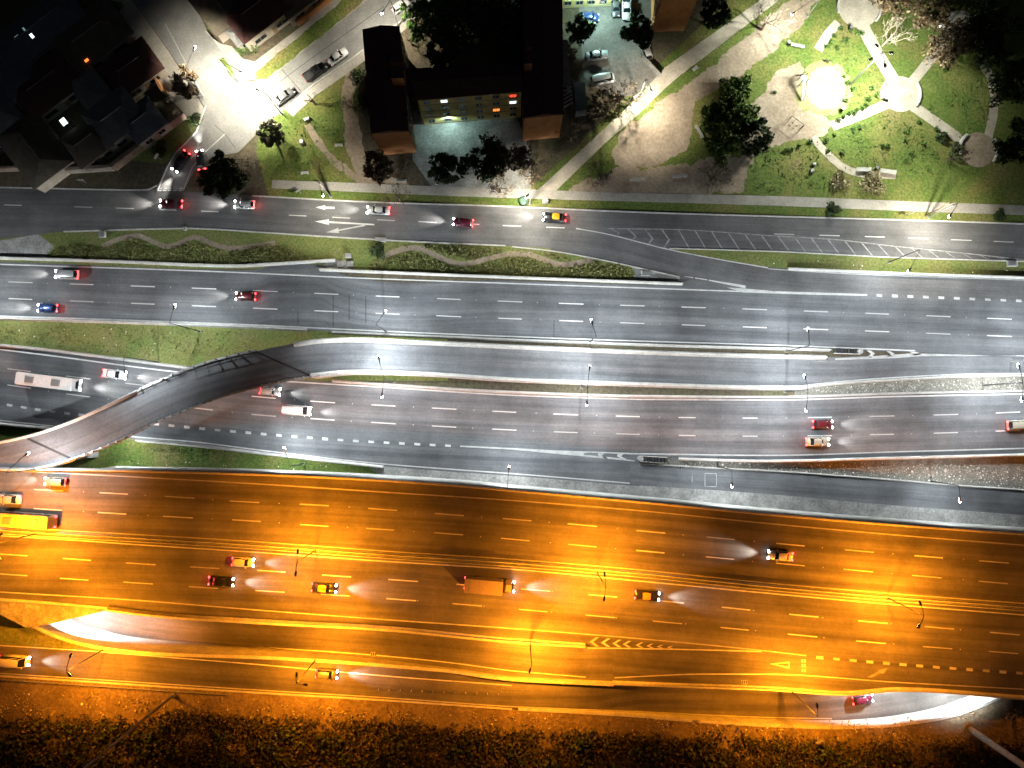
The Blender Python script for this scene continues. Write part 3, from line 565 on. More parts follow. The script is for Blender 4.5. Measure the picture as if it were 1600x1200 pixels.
# steel railings of the ramp bridge
def railing(pts, label, posts, n_rail=2, h=1.05):
    root = empty('steel_railing', P(pts[0][0], pts[0][1], ZR(pts[0][0]))); tag(root, label, 'railing'); bpy.context.view_layer.update()
    o = root.location; ln = [p-o for p in path3(pts, lambda x: ZR(x), 8)]
    kb = profile_run('kerb_beam', ln, [(-0.2, 0), (0.2, 0), (0.2, 0.15), (-0.2, 0.15)], M_concd, root)
    for k in range(n_rail):
        mb = MB(); mb.tube([p+Vector((0, 0, 0.45+0.6*k/(max(1, n_rail-1)) if n_rail > 1 else h)) for p in ln], [0.045]*len(ln), 5); mb.build('rail', M_metal, root)
    ds = [0]
    for a, b in zip(ln, ln[1:]): ds.append(ds[-1]+(b-a).length)
    for k in range(posts):
        d = ds[-1]*(k+0.5)/posts; i = min(int(np.searchsorted(ds, d)), len(ln)-1); i = max(i, 1); t = (d-ds[i-1])/(ds[i]-ds[i-1]); p = ln[i-1].lerp(ln[i], t)
        dd = (ln[i]-ln[i-1]); mb = MB(); mb.box((p.x, p.y, p.z+0.7), (0.16, 0.34, 0.8), math.atan2(dd.y, dd.x)); mb.build('post', M_metal, root)
railing([(150, 643), (180, 628.5), (250, 595.5), (320, 567.5), (400, 547)], 'steel railing with posts on the upper edge of the ramp bridge', 15)
railing([(105, 721.5), (150, 704.5), (200, 683), (240, 662), (300, 637.5), (350, 619), (400, 605.5), (480, 589.5), (535, 584)], 'steel railing with many posts on the lower edge of the ramp bridge', 34)

# ---- streets, pavements and park paths
street = struct(sheet('side_street', [(575, -14), (600, -40), (730, -40), (668, 2), (620, 37), (545, 94), (480, 139), (446, 170), (420, 190), (372, 238), (330, 246), (303, 268), (287, 298), (246, 298), (258, 268), (274, 240), (300, 213), (317, 188), (322, 160), (345, 128), (385, 128), (417, 124)], 0.03, M_street))
cross = struct(sheet('cross_street', [(190, -40), (280, -40), (300, 0), (320, 40), (345, 78), (392, 122), (350, 165), (318, 165), (296, 128), (262, 76), (205, -2)], 0.026, M_street))
ribbon('centre_line', [(318, 150), (258, 37)], 0.026, 0.18, M_white, cross)
ribbon('centre_line', [(352, 209), (318, 240), (300, 262), (287, 296)], 0.03, 0.18, M_white, street)
ribbon('joint', [(440, 108), (470, 142)], 0.03, 0.1, M_tar, street); ribbon('joint', [(372, 178), (445, 122), (600, 10)], 0.03, 0.1, M_tar, street)
ribbon('joint', [(335, 195), (352, 210), (368, 232)], 0.03, 0.1, M_tar, street)
for k in range(5): quads('give_way_dash', [[(248+k*8, 293.5), (253+k*8, 293.5), (253+k*8, 295), (248+k*8, 295)], [(247+k*8, 297), (252+k*8, 297), (252+k*8, 298.4), (247+k*8, 298.4)]], 0.03, M_white, street)
kerb([(446, 171), (480, 140), (545, 95), (620, 38), (668, 3), (720, -32)], 0.03, street); kerb([(246, 298), (258, 268), (274, 240), (300, 213), (317, 188), (322, 165)], 0.03, street)
pave = struct(sheet('corner_pavement', [(322, 52), (345, 68), (362, 72), (380, 92), (398, 96), (480, 34), (525, -15), (588, -20), (574, 0), (417, 125), (392, 124), (345, 79), (318, 40)], 0.05, M_walk, th=0.06))
sheet('grass_strip', [(400, 124), (400, 112), (512, 20), (545, -8), (578, -8), (535, 30), (482, 72), (416, 124)], 0.062, M_grass, pave, wobble=0.25)
sheet('grass_strip', [(344, 92), (350, 90), (366, 114), (360, 120)], 0.062, M_grass, pave, wobble=0.2)
struct(sheet('west_pavement', [(165, -30), (192, -30), (206, 0), (262, 78), (295, 130), (318, 168), (315, 190), (298, 212), (290, 180), (262, 150), (240, 115), (205, 50), (178, 12)], 0.045, M_walk, th=0.06))
struct(sheet('frontage_pavement', [(-150, 270), (70, 266), (110, 271), (182, 266), (262, 208), (290, 184), (300, 210), (273, 240), (257, 268), (244, 293), (225, 295), (0, 291), (-150, 290)], 0.04, M_ground))
struct(sheet('frontage_verge', [(200, 250), (262, 200), (300, 184), (315, 182), (316, 190), (298, 212), (272, 240), (262, 254), (235, 255)], 0.05, M_verge, wobble=0.3))
struct(strip('service_sidewalk', [(420, 281), (520, 284.5), (640, 289.5), (830, 296), (930, 300), (1200, 306), (1450, 315.5), (1600, 321), (1800, 328)], [(420, 294), (520, 298), (640, 303.5), (850, 311), (1000, 315), (1200, 321), (1450, 331), (1600, 336), (1800, 343)], 0.05, M_walk, 425, 1780, th=0.05))
struct(sheet('street_side_pavement', [(446, 172), (480, 141), (545, 96), (620, 39), (668, 4), (680, 10), (628, 50), (556, 105), (490, 152), (458, 182)], 0.05, M_walk, th=0.05))
struct(sheet('dirt_track', [(475, 195), (484, 192), (512, 235), (560, 275), (600, 290), (560, 287), (520, 258), (495, 230)], 0.006, M_dirt, wobble=0.3))
struct(sheet('dirt_patch', [(540, 100), (556, 96), (552, 160), (575, 255), (640, 288), (560, 286), (540, 230), (533, 150)], 0.005, M_dirt, wobble=0.4))
park = struct(sheet('park_path', [(1190, -30), (1225, -30), (1215, 2), (1060, 120), (1037, 140), (985, 190), (945, 224), (882, 285), (856, 311), (828, 309), (850, 288), (940, 205), (1000, 149), (1038, 106), (1188, 0)], 0.03, M_path, th=0.03))
struct(sheet('dirt_clearing', [(1225, 5), (1290, -15), (1247, 46), (1192, 92), (1150, 125), (1118, 142), (1086, 158), (1082, 200), (1072, 236), (1032, 256), (978, 268), (955, 242), (968, 208), (1008, 178), (1040, 152), (1090, 120), (1150, 70)], 0.012, M_dirt, wobble=0.7))
struct(sheet('playground_dirt', [(1160, 238), (1170, 165), (1188, 150), (1215, 110), (1250, 95), (1262, 160), (1303, 195), (1287, 213), (1230, 222)], 0.010, M_dirt, wobble=0.9))
struct(sheet('dark_dirt', [(880, 300), (960, 262), (1040, 260), (1120, 245), (1180, 240), (1160, 300), (1000, 312)], 0.009, M_dirt, wobble=1.0))
struct(sheet('worn_grass_glow', [(1288+43*math.cos(t)*(1+.12*math.sin(3*t)), 138+47*math.sin(t)*(1+.1*math.cos(2*t))) for t in np.linspace(0, 2*math.pi, 28, endpoint=False)], 0.014, surf('worn_lawn_glow', [(0.3, (0.24, 0.20, 0.12)), (0.5, (0.2, 0.19, 0.08)), (0.7, (0.13, 0.16, 0.04))], 0.35, 2.0, 0.5), wobble=0.9))  # thin grass in a middle tone, painting the soft glow around the pit
struct(sheet('sand_pit', [(1290+31*math.cos(t), 138+34*math.sin(t)) for t in np.linspace(0, 2*math.pi, 24, endpoint=False)], 0.02, M_sand, wobble=0.5))
def walk(pts, w, z=0.03):
    ln = path3(pts, z) if len(pts) > 2 else [P(*pts[0], z), P(*pts[1], z)]
    a, b = offs(ln, w/2), offs(ln, -w/2); n = len(ln); dn = Vector((0, 0, -0.04))
    o = struct(mesh('park_walk', a+b+[p+dn for p in a]+[p+dn for p in b], [(n+i, n+i+1, i+1, i) for i in range(n-1)]+[(i, i+1, 2*n+i+1, 2*n+i) for i in range(n-1)]+[(3*n+i, 3*n+i+1, n+i+1, n+i) for i in range(n-1)], M_path))
    return o
walk([(1343, 30), (1362, 68), (1402, 135)], 2.6); walk([(1422, 132), (1452, 95), (1484, 52)], 2.0, 0.034); walk([(1424, 164), (1470, 196), (1515, 228)], 2.1, 0.036)
walk([(1300, 197), (1345, 180), (1392, 160)], 2.0, 0.038); walk([(1270, 214), (1295, 243), (1326, 266), (1350, 272), (1400, 274)], 1.5, 0.042); walk([(1278, 78), (1290, 58), (1310, 35)], 1.9, 0.032)
ln = [P(1532, 96, .033), P(1548, 120, .033), P(1554, 150, .033), P(1552, 180, .033), P(1544, 215, .033)]
a, b = offs(ln, 0.9), offs(ln, -0.9); struct(mesh('park_walk', a+b, [(5+i, 5+i+1, i+1, i) for i in range(4)], M_path))
for (cx, cy, rr, mt, kb) in ((1407, 147, 3.7, M_path, 1), (1342, 12, 4.2, M_path, 1), (1500, 40, 3.2, M_walk, 1), (1528, 234, 3.6, M_dirt, 1)):
    c = P(cx, cy, 0.046); o = struct(mesh('park_plaza', [(c.x+rr*math.cos(t), c.y+rr*math.sin(t), 0.046) for t in np.linspace(0, 2*math.pi, 36, endpoint=False)], [tuple(range(36))], mt))
    for arc0, arc1 in ((-0.7, 0.6), (2.2, 3.4)):
        ln = [Vector((c.x+(rr+0.2)*math.cos(t), c.y+(rr+0.2)*math.sin(t), 0.0)) for t in np.linspace(arc0, arc1, 12)]
        profile_run('seat_wall', ln, [(-0.2, 0), (0.2, 0), (0.2, 0.45), (-0.2, 0.45)], M_conc, o)
struct(sheet('parking_yard', [(905, 20), (905, -40), (1018, -40), (1018, 50), (1002, 90), (1030, 118), (1005, 140), (985, 150), (950, 150), (912, 120)], 0.02, surf('worn_yard', [(0.3, (0.09, 0.08, 0.068)), (0.5, (0.12, 0.11, 0.1)), (0.7, (0.16, 0.15, 0.135))], 0.25, 1.8, 0.4)))
struct(sheet('inner_yard', [(640, 175), (668, 165), (800, 165), (830, 240), (830, 300), (680, 300), (645, 250)], 0.015, M_concd))
ribbon('winding_path', [(160, 385), (190, 372), (215, 368), (240, 378), (262, 386), (285, 378), (305, 370), (330, 380), (360, 388), (400, 384), (430, 380)], 0.004, 1.0, M_dirt)
struct(bpy.data.objects['winding_path'])
struct(ribbon('winding_path', [(600, 402), (625, 390), (650, 387), (675, 396), (700, 408), (725, 413), (760, 405), (795, 397), (825, 397), (850, 406), (880, 414), (905, 410), (930, 405)], 0.004, 1.1, M_dirt))
struct(sheet('paved_nose', [(985, 415), (1000, 419), (1062, 434), (1064, 442), (985, 438), (992, 428)], 0.02, M_concd))
struct(sheet('gore_pavement', [(1058, 431), (1130, 444), (1200, 452), (1200, 458), (1060, 450)], 0.016, M_asph2))
struct(sheet('paved_corner', [(-150, 385), (0, 376), (60, 366), (85, 385), (70, 402), (-150, 396)], 0.014, M_concd))
struct(sheet('lay_by_paving', [(505, 413), (525, 406), (545, 407), (555, 420), (503, 421)], 0.012, M_concd))

# ================================================================== LAMPS
def batwing(L, c, k=2.0):
    """street-lantern optics: more light thrown sideways than straight down"""
    L.use_nodes = True; n = L.node_tree.nodes; l = L.node_tree.links; e = n['Emission']
    g = n.new('ShaderNodeNewGeometry'); sp = n.new('ShaderNodeSeparateXYZ'); l.new(g.outputs['Incoming'], sp.inputs[0])
    ab = n.new('ShaderNodeMath'); ab.operation = 'ABSOLUTE'; l.new(sp.outputs['Z'], ab.inputs[0])
    mx = n.new('ShaderNodeMath'); mx.operation = 'MAXIMUM'; mx.inputs[1].default_value = 0.30; l.new(ab.outputs[0], mx.inputs[0])
    pw = n.new('ShaderNodeMath'); pw.operation = 'POWER'; pw.inputs[1].default_value = -k; l.new(mx.outputs[0], pw.inputs[0])
    l.new(pw.outputs[0], e.inputs['Strength']); e.inputs['Color'].default_value = (1, 1, 1, 1); L.color = c
LC = {}
def lamp_light(loc, kind, watt, k=2.0, parent=None, cone=158):
    key = (kind, round(watt), k, cone)
    if key not in LC:
        L = bpy.data.lights.new('lantern_light', 'SPOT'); L.energy = watt; L.spot_size = R(cone); L.spot_blend = 0.35; L.shadow_soft_size = 0.3
        c = {'led': (0.90, 0.97, 1.0), 'sodium': (1.0, 0.285, 0.009), 'warm': (1.0, 0.92, 0.74), 'park': (0.97, 1.0, 0.86), 'teal': (0.62, 1.0, 0.93)}[kind]
        batwing(L, c, k); LC[key] = L
    o = bpy.data.objects.new('lantern_light', LC[key]); COL.objects.link(o); o.location = loc
    if parent: o.parent = parent
    return o
def street_lamp(base, zb, heads, h, kind, watt, label, group, name='street_lamp', pole_mat=None, k=1.0, cone=150):
    b = P(base[0], base[1], zb); root = empty(name, b); tag(root, label, 'street lamp', group); pm = pole_mat or M_metal
    mb = MB(); mb.box((0, 0, 0.06), (0.5, 0.5, 0.12)); mb.build('base_plate', M_concd, root)
    mb = MB(); mb.tube([(0, 0, 0.05), (0, 0, h*0.5), (0, 0, h+0.28)], [0.12, 0.10, 0.07], 8); mb.build('pole', pm, root)
    for hp in heads:
        q = P(hp[0], hp[1], zb+h+0.35)-b; L = math.hypot(q.x, q.y); d = Vector((q.x, q.y, 0)).normalized() if L > 0.1 else Vector((1, 0, 0))
        pts = [(0, 0, h+0.24), tuple(d*L*0.25+Vector((0, 0, h+0.4))), tuple(d*L*0.7+Vector((0, 0, h+0.46))), tuple(d*(L-0.2)+Vector((0, 0, h+0.4)))]
        mb = MB(); mb.tube(pts, [0.06, 0.055, 0.05, 0.05], 6); mb.build('arm', pm, root)
        a = math.atan2(d.y, d.x); c = d*L; sod = kind == 'sodium'
        poly = [(-0.45, -0.10), (-0.1, -0.19), (0.35, -0.19), (0.5, -0.1), (0.5, 0.1), (0.35, 0.19), (-0.1, 0.19), (-0.45, 0.10)]
        rot = lambda p, s=1.0, o=0.0: (c.x+(p[0]*s+o)*math.cos(a)-p[1]*s*math.sin(a), c.y+(p[0]*s+o)*math.sin(a)+p[1]*s*math.cos(a))
        mb = MB(); mb.prism([rot(p) for p in poly], h+0.30, h+0.50, 0.75); hd = mb.build('lantern', M_dkmetal if sod else M_metal, root)
        mb = MB(); mb.prism([rot(p, 0.8 if sod else 1.0, 0.0 if sod else 0.14) for p in poly], h+0.22, h+0.295); mb.build('lens', E_sod if sod else E_led, hd)
        lamp_light((c.x+0.1*math.cos(a), c.y+0.1*math.sin(a), h+0.16), kind, watt, k, root, cone)
    return root
G1 = 'white street lamps along the highway'
for base, heads, lab in (((-5, 508), [(-50, 468)], 'white lamp on the grassy median at the far left edge'),
        ((313, 518), [(272, 480)], 'white lamp with long curved arm on the grassy median, left of the ramp'),
        ((604, 519), [(600, 489)], 'white lamp over the upper highway beside the start of the straight ramp'),
        ((921, 535), [(925, 503)], 'white lamp over the upper highway, nearest the picture centre'),
        ((1228, 549), [(1263, 517)], 'white lamp over the upper highway beside the striped crash cushion')):
    street_lamp(base, 0.0, heads, 12.0 if base[0] == 313 else 10.5, 'led', WHITE_W, lab, G1, pole_mat=M_dkmetal, cone=150 if base[0] == 313 else 166)
street_lamp((1580, 563), 0.0, [(1650, 530)], 10.5, 'led', WHITE_W, 'white lamp over the upper highway at the right edge', G1)
for base, heads, z, lab in (((616, 597), [(592, 560), (597, 617)], 0.0, 'double-headed white lamp between ramp and lower highway, leftmost'),
        ((909, 606), [(921, 575), (917, 629)], 0.0, 'double-headed white lamp between ramp and lower highway, at the centre'),
        ((1226, 612), [(1258, 590), (1260, 638)], 0.0, 'double-headed white lamp at the tip of the gravel island'),
        ((1535, 602), [(1592, 573), (1597, 622)], 0.0, 'double-headed white lamp on the gravel island near the right edge')):
    street_lamp(base, z, heads, 12.0 if base[0] == 313 else 10.5, 'led', WHITE_W, lab, G1, pole_mat=M_dkmetal, cone=150 if base[0] == 313 else 166)
for base, heads, z, lab in (((248, 566), [(195, 580)], 0.0, 'white lamp on the grassy median leaning over the lower highway'),
        ((475, 724), [(445, 703)], 0.0, 'white lamp on the green triangle beside the exit lane'),
        ((793, 757), [(795, 733)], 0.0, 'white lamp on the concrete apron above the expressway wall'),
        ((1122, 729), [(1144, 757)], 0.0, 'white lamp at the foot of the stony slope, left one'),
        ((1455, 752), [(1500, 780)], 0.0, 'white lamp at the foot of the stony slope, right one'),
        ((60, 733), [(41, 710)], 7.5, 'white lamp on the ramp bridge at the far left'),
        ((1388, 410), [(1421, 422)], 0.0, 'white lamp on the grass island beside the slip road')):
    street_lamp(base, z, heads, (12.0 if base[0] == 248 else 10.5 if base[1] < 600 else 8.0), 'led', WHITE_W*(1.0 if z > 1 or base[0] == 475 or base[1] < 600 else 0.5)*(1.5 if z > 1 else 1), lab, G1, pole_mat=M_dkmetal, cone=150 if base[0] == 248 else 140, k=0.3)
street_lamp((130, 688), 0.0, [(95, 668)], 9.0, 'led', WHITE_W*0.5, 'white lamp below the ramp bridge beside the lower highway', G1) if False else None
G2 = 'orange street lamps of the expressway'
for base, heads, lab in (((60, 833), [(0, 836), (-2, 872)], 'double-headed orange lamp in the expressway median at far left'),
        ((495, 858), [(465, 862), (462, 896)], 'double-headed orange lamp in the expressway median, left of centre'),
        ((933, 894), [(945, 898), (944, 935)], 'double-headed orange lamp in the expressway median, right of centre'),
        ((1384, 933), [(1438, 943), (1436, 978)], 'double-headed orange lamp in the expressway median at right')):
    street_lamp(base, ZD, heads, 11.5, 'sodium', ORANGE_W*1.1, lab, G2, pole_mat=M_dkmetal, k=-0.2)
street_lamp((1830, 972), ZD, [(1915, 985), (1913, 1022)], 11.5, 'sodium', ORANGE_W*0.62, 'double-headed orange lamp in the expressway median beyond the right edge', G2, pole_mat=M_dkmetal, k=0.1)
for base, heads, z, lab in (((165, 1013), [(110, 1025), (108, 1054)], ZB, 'double-headed orange lamp on the kerb at lower left'),
        ((493, 1031), [(463, 1055), (477, 1070)], ZB+.8, 'double-headed orange lamp on the barrier beside the lowest road'),
        ((828, 1004), [(828, 1048)], ZD, 'single-headed orange lamp on the parapet left of the chevrons'),
        ((1235, 1078), [(1277, 1103)], ZD, 'single-headed orange lamp on the parapet near the right underpass')):
    street_lamp(base, z, heads, 11.0, 'sodium', ORANGE_W*(1.9 if len(heads) == 1 else 0.95), lab, G2, pole_mat=M_dkmetal, k=-0.25, cone=150)
G3 = 'street lamps of the side streets and service road'
for base, heads, h, w, kind, lab in (((318, 152), [(303, 76)], 8.5, 3.2, 'warm', 'lamp over the cross street above the bright junction'),
        ((372, 128), [(376, 112)], 8.5, 4.5, 'warm', 'lamp on the bright street corner beside the grass patch'),
        ((440, 178), [(402, 140)], 8.5, 3.0, 'warm', 'lamp reaching over the side street beside the parked dark sedan'),
        ((622, 42), [(598, 18)], 8.5, 2.6, 'warm', 'lamp at the top of the side street beside the white hatchback'),
        ((517, 308), [(503, 302)], 9.0, 1.8, 'warm', 'lamp on the verge above the white lane arrows'),
        ((828, 319), [(824, 306)], 8.0, 2.9, 'warm', 'lamp with white pole on the verge beside the yellow taxi'),
        ((1450, 340), [(1485, 336)], 9.0, 3.8, 'warm', 'lamp on the verge of the service road at right'),
        ((998, 152), [(1018, 141)], 7.5, 3.2, 'warm', 'lamp on the park path beside the parking yard'),
        ((1262, 25), [(1240, 20)], 8.0, 2.2, 'park', 'lamp at the top of the dirt track beside the bare tree'),
        ((1468, 44), [(1473, 38)], 5.0, 0.03, 'park', 'short dim lamp at the round plaza below the dark trees')):
    street_lamp(base, 0.0, heads, h, kind, WHITE_W*w*0.5, lab, G3, pole_mat=M_conc if 'white pole' in lab or 'parking' in lab else None, k=0.3, cone=135)
# park floodlight mast
def mast():
    b = P(1328, 132, 0); root = tag(empty('floodlight_mast', b), 'tall mast with four floodlights over the brightly lit park', 'floodlight mast'); h = 12.5
    mb = MB(); mb.tube([(0, 0, 0), (0, 0, h)], [0.2, 0.1], 10); mb.build('pole', M_metal, root)
    for u, v in ((1370, 71), (1361, 92), (1383, 102), (1393, 82)):
        q = P(u, v, h)-b; mb = MB(); mb.tube([(0, 0, h-0.15), (q.x, q.y, h-0.05)], [0.05, 0.05], 6); mb.build('arm', M_metal, root)
        a = math.atan2(q.y, q.x); mb = MB(); mb.box((q.x, q.y, h), (0.8, 0.42, 0.25), a, 0.85); hd = mb.build('floodlight', M_dkmetal, root)
        mb = MB(); mb.box((q.x, q.y, h-0.17), (0.7, 0.34, 0.06), a); mb.build('lens', E_led, hd)
        lamp_light((q.x, q.y, h-0.3), 'park', PARK_W, 0.5, root, 155)
mast()
# tunnel lights in the two underpasses and the courtyard wall lights, plus one added fill lamp
def bulkhead(loc, kind, watt, label, cone=165):
    root = tag(empty('wall_light', loc), label, 'wall light'); mb = MB(); mb.box((0, 0, 0.08), (0.9, 0.3, 0.12), 0, 0.8); mb.build('housing', M_metal, root)
    mb = MB(); mb.box((0, 0, 0.0), (0.8, 0.26, 0.05)); mb.build('lens', E_led, root); lamp_light((0, 0, -0.1), kind, watt, 1.0, root, cone)
for (u, v), w, lab in (((118, 962), 1.6, 'white tunnel light under the expressway at lower left'), ((1506, 1083), 1.0, 'white tunnel light under the expressway at lower right, deeper one'), ((1385, 1070), 0.7, 'white tunnel light under the expressway at lower right, nearer the lamp')):
    bulkhead(P(u, v, 5.9), 'led', WHITE_W*w, lab)
bulkhead(P(186, 692, 5.2), 'led', WHITE_W*0.3, 'added unseen fill light under the ramp bridge edge beside the green triangle')  # unseen lamp added to brighten the grass triangle below the ramp
bulkhead(P(942, 2, 6.0), 'teal', WHITE_W*0.55, 'bright white wall light over the parked cars at the top')
bulkhead(P(700, 186, 3.0), 'teal', WHITE_W*0.09, 'small teal-white wall light in the inner yard')

# ================================================================== BUILDINGS
def add_window(parent, a, b, t0, t1, z0, z1, pane, n, name='window', frame=True):
    """window on the wall line a->b (world XY), between fractions t0..t1; n is the outward normal"""
    p, q = a.lerp(b, t0), a.lerp(b, t1); d = (q-p).normalized(); out = n
    mb = MB(); o1, o2 = out*0.05, out*0.09
    for (x0, x1, y0, y1) in ((0, 1, z0, z0+0.08), (0, 1, z1-0.08, z1)):
        mb.add([p+o1*0+Vector((0, 0, y0)), q+Vector((0, 0, y0)), q+Vector((0, 0, y1)), p+Vector((0, 0, y1)), p+o2+Vector((0, 0, y0)), q+o2+Vector((0, 0, y0)), q+o2+Vector((0, 0, y1)), p+o2+Vector((0, 0, y1))], [(4, 5, 6, 7), (0, 1, 5, 4), (3, 7, 6, 2)])
    L = (q-p).length
    for s in (0, 0.5, 1):
        c = p+d*(L*s-0.04*(2*s-1)); e = d*0.04
        mb.add([c-e+o2+Vector((0, 0, z0)), c+e+o2+Vector((0, 0, z0)), c+e+o2+Vector((0, 0, z1)), c-e+o2+Vector((0, 0, z1))], [(0, 1, 2, 3)])
    w = mb.build(name, M_metal, parent)
    mesh('pane', [p+o1+Vector((0, 0, z0)), q+o1+Vector((0, 0, z0)), q+o1+Vector((0, 0, z1)), p+o1+Vector((0, 0, z1))], [(0, 1, 2, 3)], pane, w)
    return w
def block(name, roof_px, H, wall, roof, label, cat='apartment block', ridge=0.9, over=0.25, axis=0):
    """block with a shallow pitched roof; roof_px = eaves corners NW, NE, SE, SW"""
    c = [P(u, v, H) for u, v in roof_px]; mid = sum(c, Vector())/4; base = Vector((mid.x, mid.y, 0)); root = tag(empty(name, base), label, cat)
    loc = [Vector((p.x-base.x, p.y-base.y, 0)) for p in c]
    mb = MB(); mb.prism(ccw([(p.x, p.y) for p in loc]), 0, H); mb.build('wall', wall, root)
    e = [p*(1+over/max(1.0, p.length)) for p in loc]
    if axis == 0: r0, r1 = (e[0]+e[1])/2, (e[3]+e[2])/2; quad = [(0, 4, 5, 3), (4, 1, 2, 5), (0, 1, 4), (3, 5, 2)]
    else: r0, r1 = (e[0]+e[3])/2, (e[1]+e[2])/2; quad = [(0, 4, 5, 1), (4, 3, 2, 5), (0, 3, 4), (1, 5, 2)]
    vs = [p+Vector((0, 0, H+0.06)) for p in e]+[r0+Vector((0, 0, H+ridge)), r1+Vector((0, 0, H+ridge))]+[p+Vector((0, 0, H-0.14)) for p in e]
    fs = [quad[0], quad[1], quad[2], quad[3]]+[(6, 7, 8, 9)]+[(0, 6, 7, 1), (1, 7, 8, 2), (2, 8, 9, 3), (3, 9, 6, 0)]
    rf = mesh('roof', vs, fs, roof, root)
    mb = MB(); mb.tube([r0+Vector((0, 0, H+ridge+0.03)), r1+Vector((0, 0, H+ridge+0.03))], [0.12, 0.12], 5); mb.build('ridge_cap', roof, rf)
    return root, loc
A, la = block('apartment_block', [(567, 48), (624, 43), (638, 203), (580, 207)], 11.0, M_ochre, M_redroof, 'long apartment block with dark roof and ochre end wall, beside the side street')
B, lb = block('apartment_block', [(634, 108), (813, 100), (815, 143), (652, 156)], 11.0, M_yellow, M_redroof, 'middle apartment block with yellow facade and lit windows', axis=1)
C, lc = block('apartment_block', [(818, -30), (878, -30), (880, 177), (818, 183)], 11.0, M_ochre, M_redroof, 'apartment block with ochre end wall beside the outdoor stairs')
D, ld = block('apartment_block', [(1042, -110), (1116, -110), (1098, -19), (1041, -17)], 14.0, M_ochre, M_redroof, 'tall ochre block at the top edge beside the parking yard')
E, le = block('apartment_block', [(872, -120), (1020, -125), (982, -46), (884, -42)], 11.0, M_yellow, M_redroof, 'yellow block at the top edge above the parked cars', axis=1)
def facade(root, loc, i, j, cols, floors, fh, lit, H=11.0, z_first=1.0, wide=0.62):
    a, b = loc[i], loc[j]; d = (b-a).normalized(); n = Vector((d.y, -d.x, 0))
    if n.dot((a+b)/2) < 0: n = -n
    for f in range(floors):
        for k in range(cols):
            z0 = z_first+f*fh; pane = lit.get((f, k), M_glass)
            add_window(root, a, b, (k+0.5-wide/2)/cols, (k+0.5+wide/2)/cols, z0, z0+1.25, pane, n)
        mb = MB(); p, q = a+n*0.06, b+n*0.06
        mb.add([p+Vector((0, 0, z_first+f*fh-0.55)), q+Vector((0, 0, z_first+f*fh-0.55)), q+Vector((0, 0, z_first+f*fh-0.40)), p+Vector((0, 0, z_first+f*fh-0.40)), a+Vector((0, 0, z_first+f*fh-0.40)), b+Vector((0, 0, z_first+f*fh-0.40))], [(0, 1, 2, 3), (3, 2, 5, 4)])
        mb.build('floor_band', M_concd, root)
facade(B, lb, 3, 2, 6, 4, 2.7, {(3, 1): E_winW, (2, 5): E_winW, (1, 4): E_winO, (3, 5): E_winR}, wide=0.42)
facade(A, la, 1, 2, 8, 4, 2.7, {}); facade(C, lc, 0, 3, 8, 4, 2.7, {}); facade(E, le, 3, 2, 5, 4, 2.7, {}); facade(A, la, 0, 3, 8, 4, 2.7, {})
def roof_box(root, px, H, h, mat):
    c = [P(u, v, H+h) for u, v in px]; b = root.location; mb = MB(); mb.prism(ccw([(p.x-b.x, p.y-b.y) for p in c]), H-0.3, H+h); o = mb.build('stair_tower', mat, root)
    mb = MB(); mb.prism(ccw([(p.x-b.x, p.y-b.y) for p in c]), H+h+0.004, H+h+0.15, 1.0); mb.build('tower_roof', M_redroof, o)
roof_box(A, [(609, 84), (628, 83), (628, 97), (609, 98)], 11.0, 1.9, M_ochre); roof_box(A, [(611, 106), (631, 105), (631, 122), (611, 123)], 11.0, 3.0, M_ochre)
roof_box(C, [(820, 60), (832, 60), (832, 73), (820, 74)], 11.0, 1.6, M_ochre); roof_box(C, [(819, 86), (832, 86), (832, 99), (819, 100)], 11.0, 3.0, M_ochre)
# outdoor concrete stairs
def stairs(px0, px1, w, n, z0, z1, label):
    a, b = P(*px0, z0), P(*px1, z1); d = Vector((b.x-a.x, b.y-a.y, 0)); L = d.length; rz = math.atan2(d.y, d.x)
    root = tag(empty('outdoor_stairs', (a.x, a.y, 0), rz), label, 'stairs')
    for k in range(n):
        z = z0+(z1-z0)*(k+1)/n; mb = MB(); mb.box((L*(k+0.5)/n, 0, z-0.09), (L/n*0.78, w, 0.18)); mb.build('tread', M_conc, root)
    for s in (-1, 1):
        mb = MB(); hx = w/2*s; mb.add([(0, hx, z0), (L, hx, z1), (L, hx, z1-0.4), (0, hx, max(0, z0-0.4)), (0, hx+0.12*s, z0), (L, hx+0.12*s, z1), (L, hx+0.12*s, z1-0.4), (0, hx+0.12*s, max(0, z0-0.4))], [(0, 1, 2, 3), (4, 7, 6, 5), (0, 4, 5, 1)]); mb.build('stringer', M_concd, root)
stairs((656, 172), (644, 140), 2.2, 5, 0.3, 9.0, 'pale outdoor stair flight between the two apartment blocks')
stairs((888, 168), (886, 138), 2.0, 5, 0.3, 6.0, 'grey outdoor stair flight beside the ochre end wall')
stairs((1024, 44), (1034, -10), 2.4, 8, 0.3, 10.0, 'striped outdoor stair flight on the tall ochre block')
mb = MB(); c = [P(u, v, 5.0) for u, v in ((873, 62), (886, 62), (892, 134), (879, 137))]; mb.prism(ccw([(p.x, p.y) for p in c]), 4.8, 5.0); mb.prism(ccw([(p.x+0.0, p.y) for p in [P(u, v, 0) for u, v in ((884, 140), (890, 140), (890, 146), (884, 146))]]), 0, 4.8)
tag(mb.build('access_gallery', M_concd), 'grey concrete access gallery along the apartment block with ochre end wall', 'gallery')
mb = MB(); c = [P(u, v, 2.6) for u, v in ((896, 130), (914, 128), (917, 172), (900, 174))]; mb.prism(ccw([(p.x, p.y) for p in c]), 0, 2.6)
tag(mb.build('garden_shed', M_greyroof), 'small flat-roofed grey shed beside the outdoor stairs', 'shed')

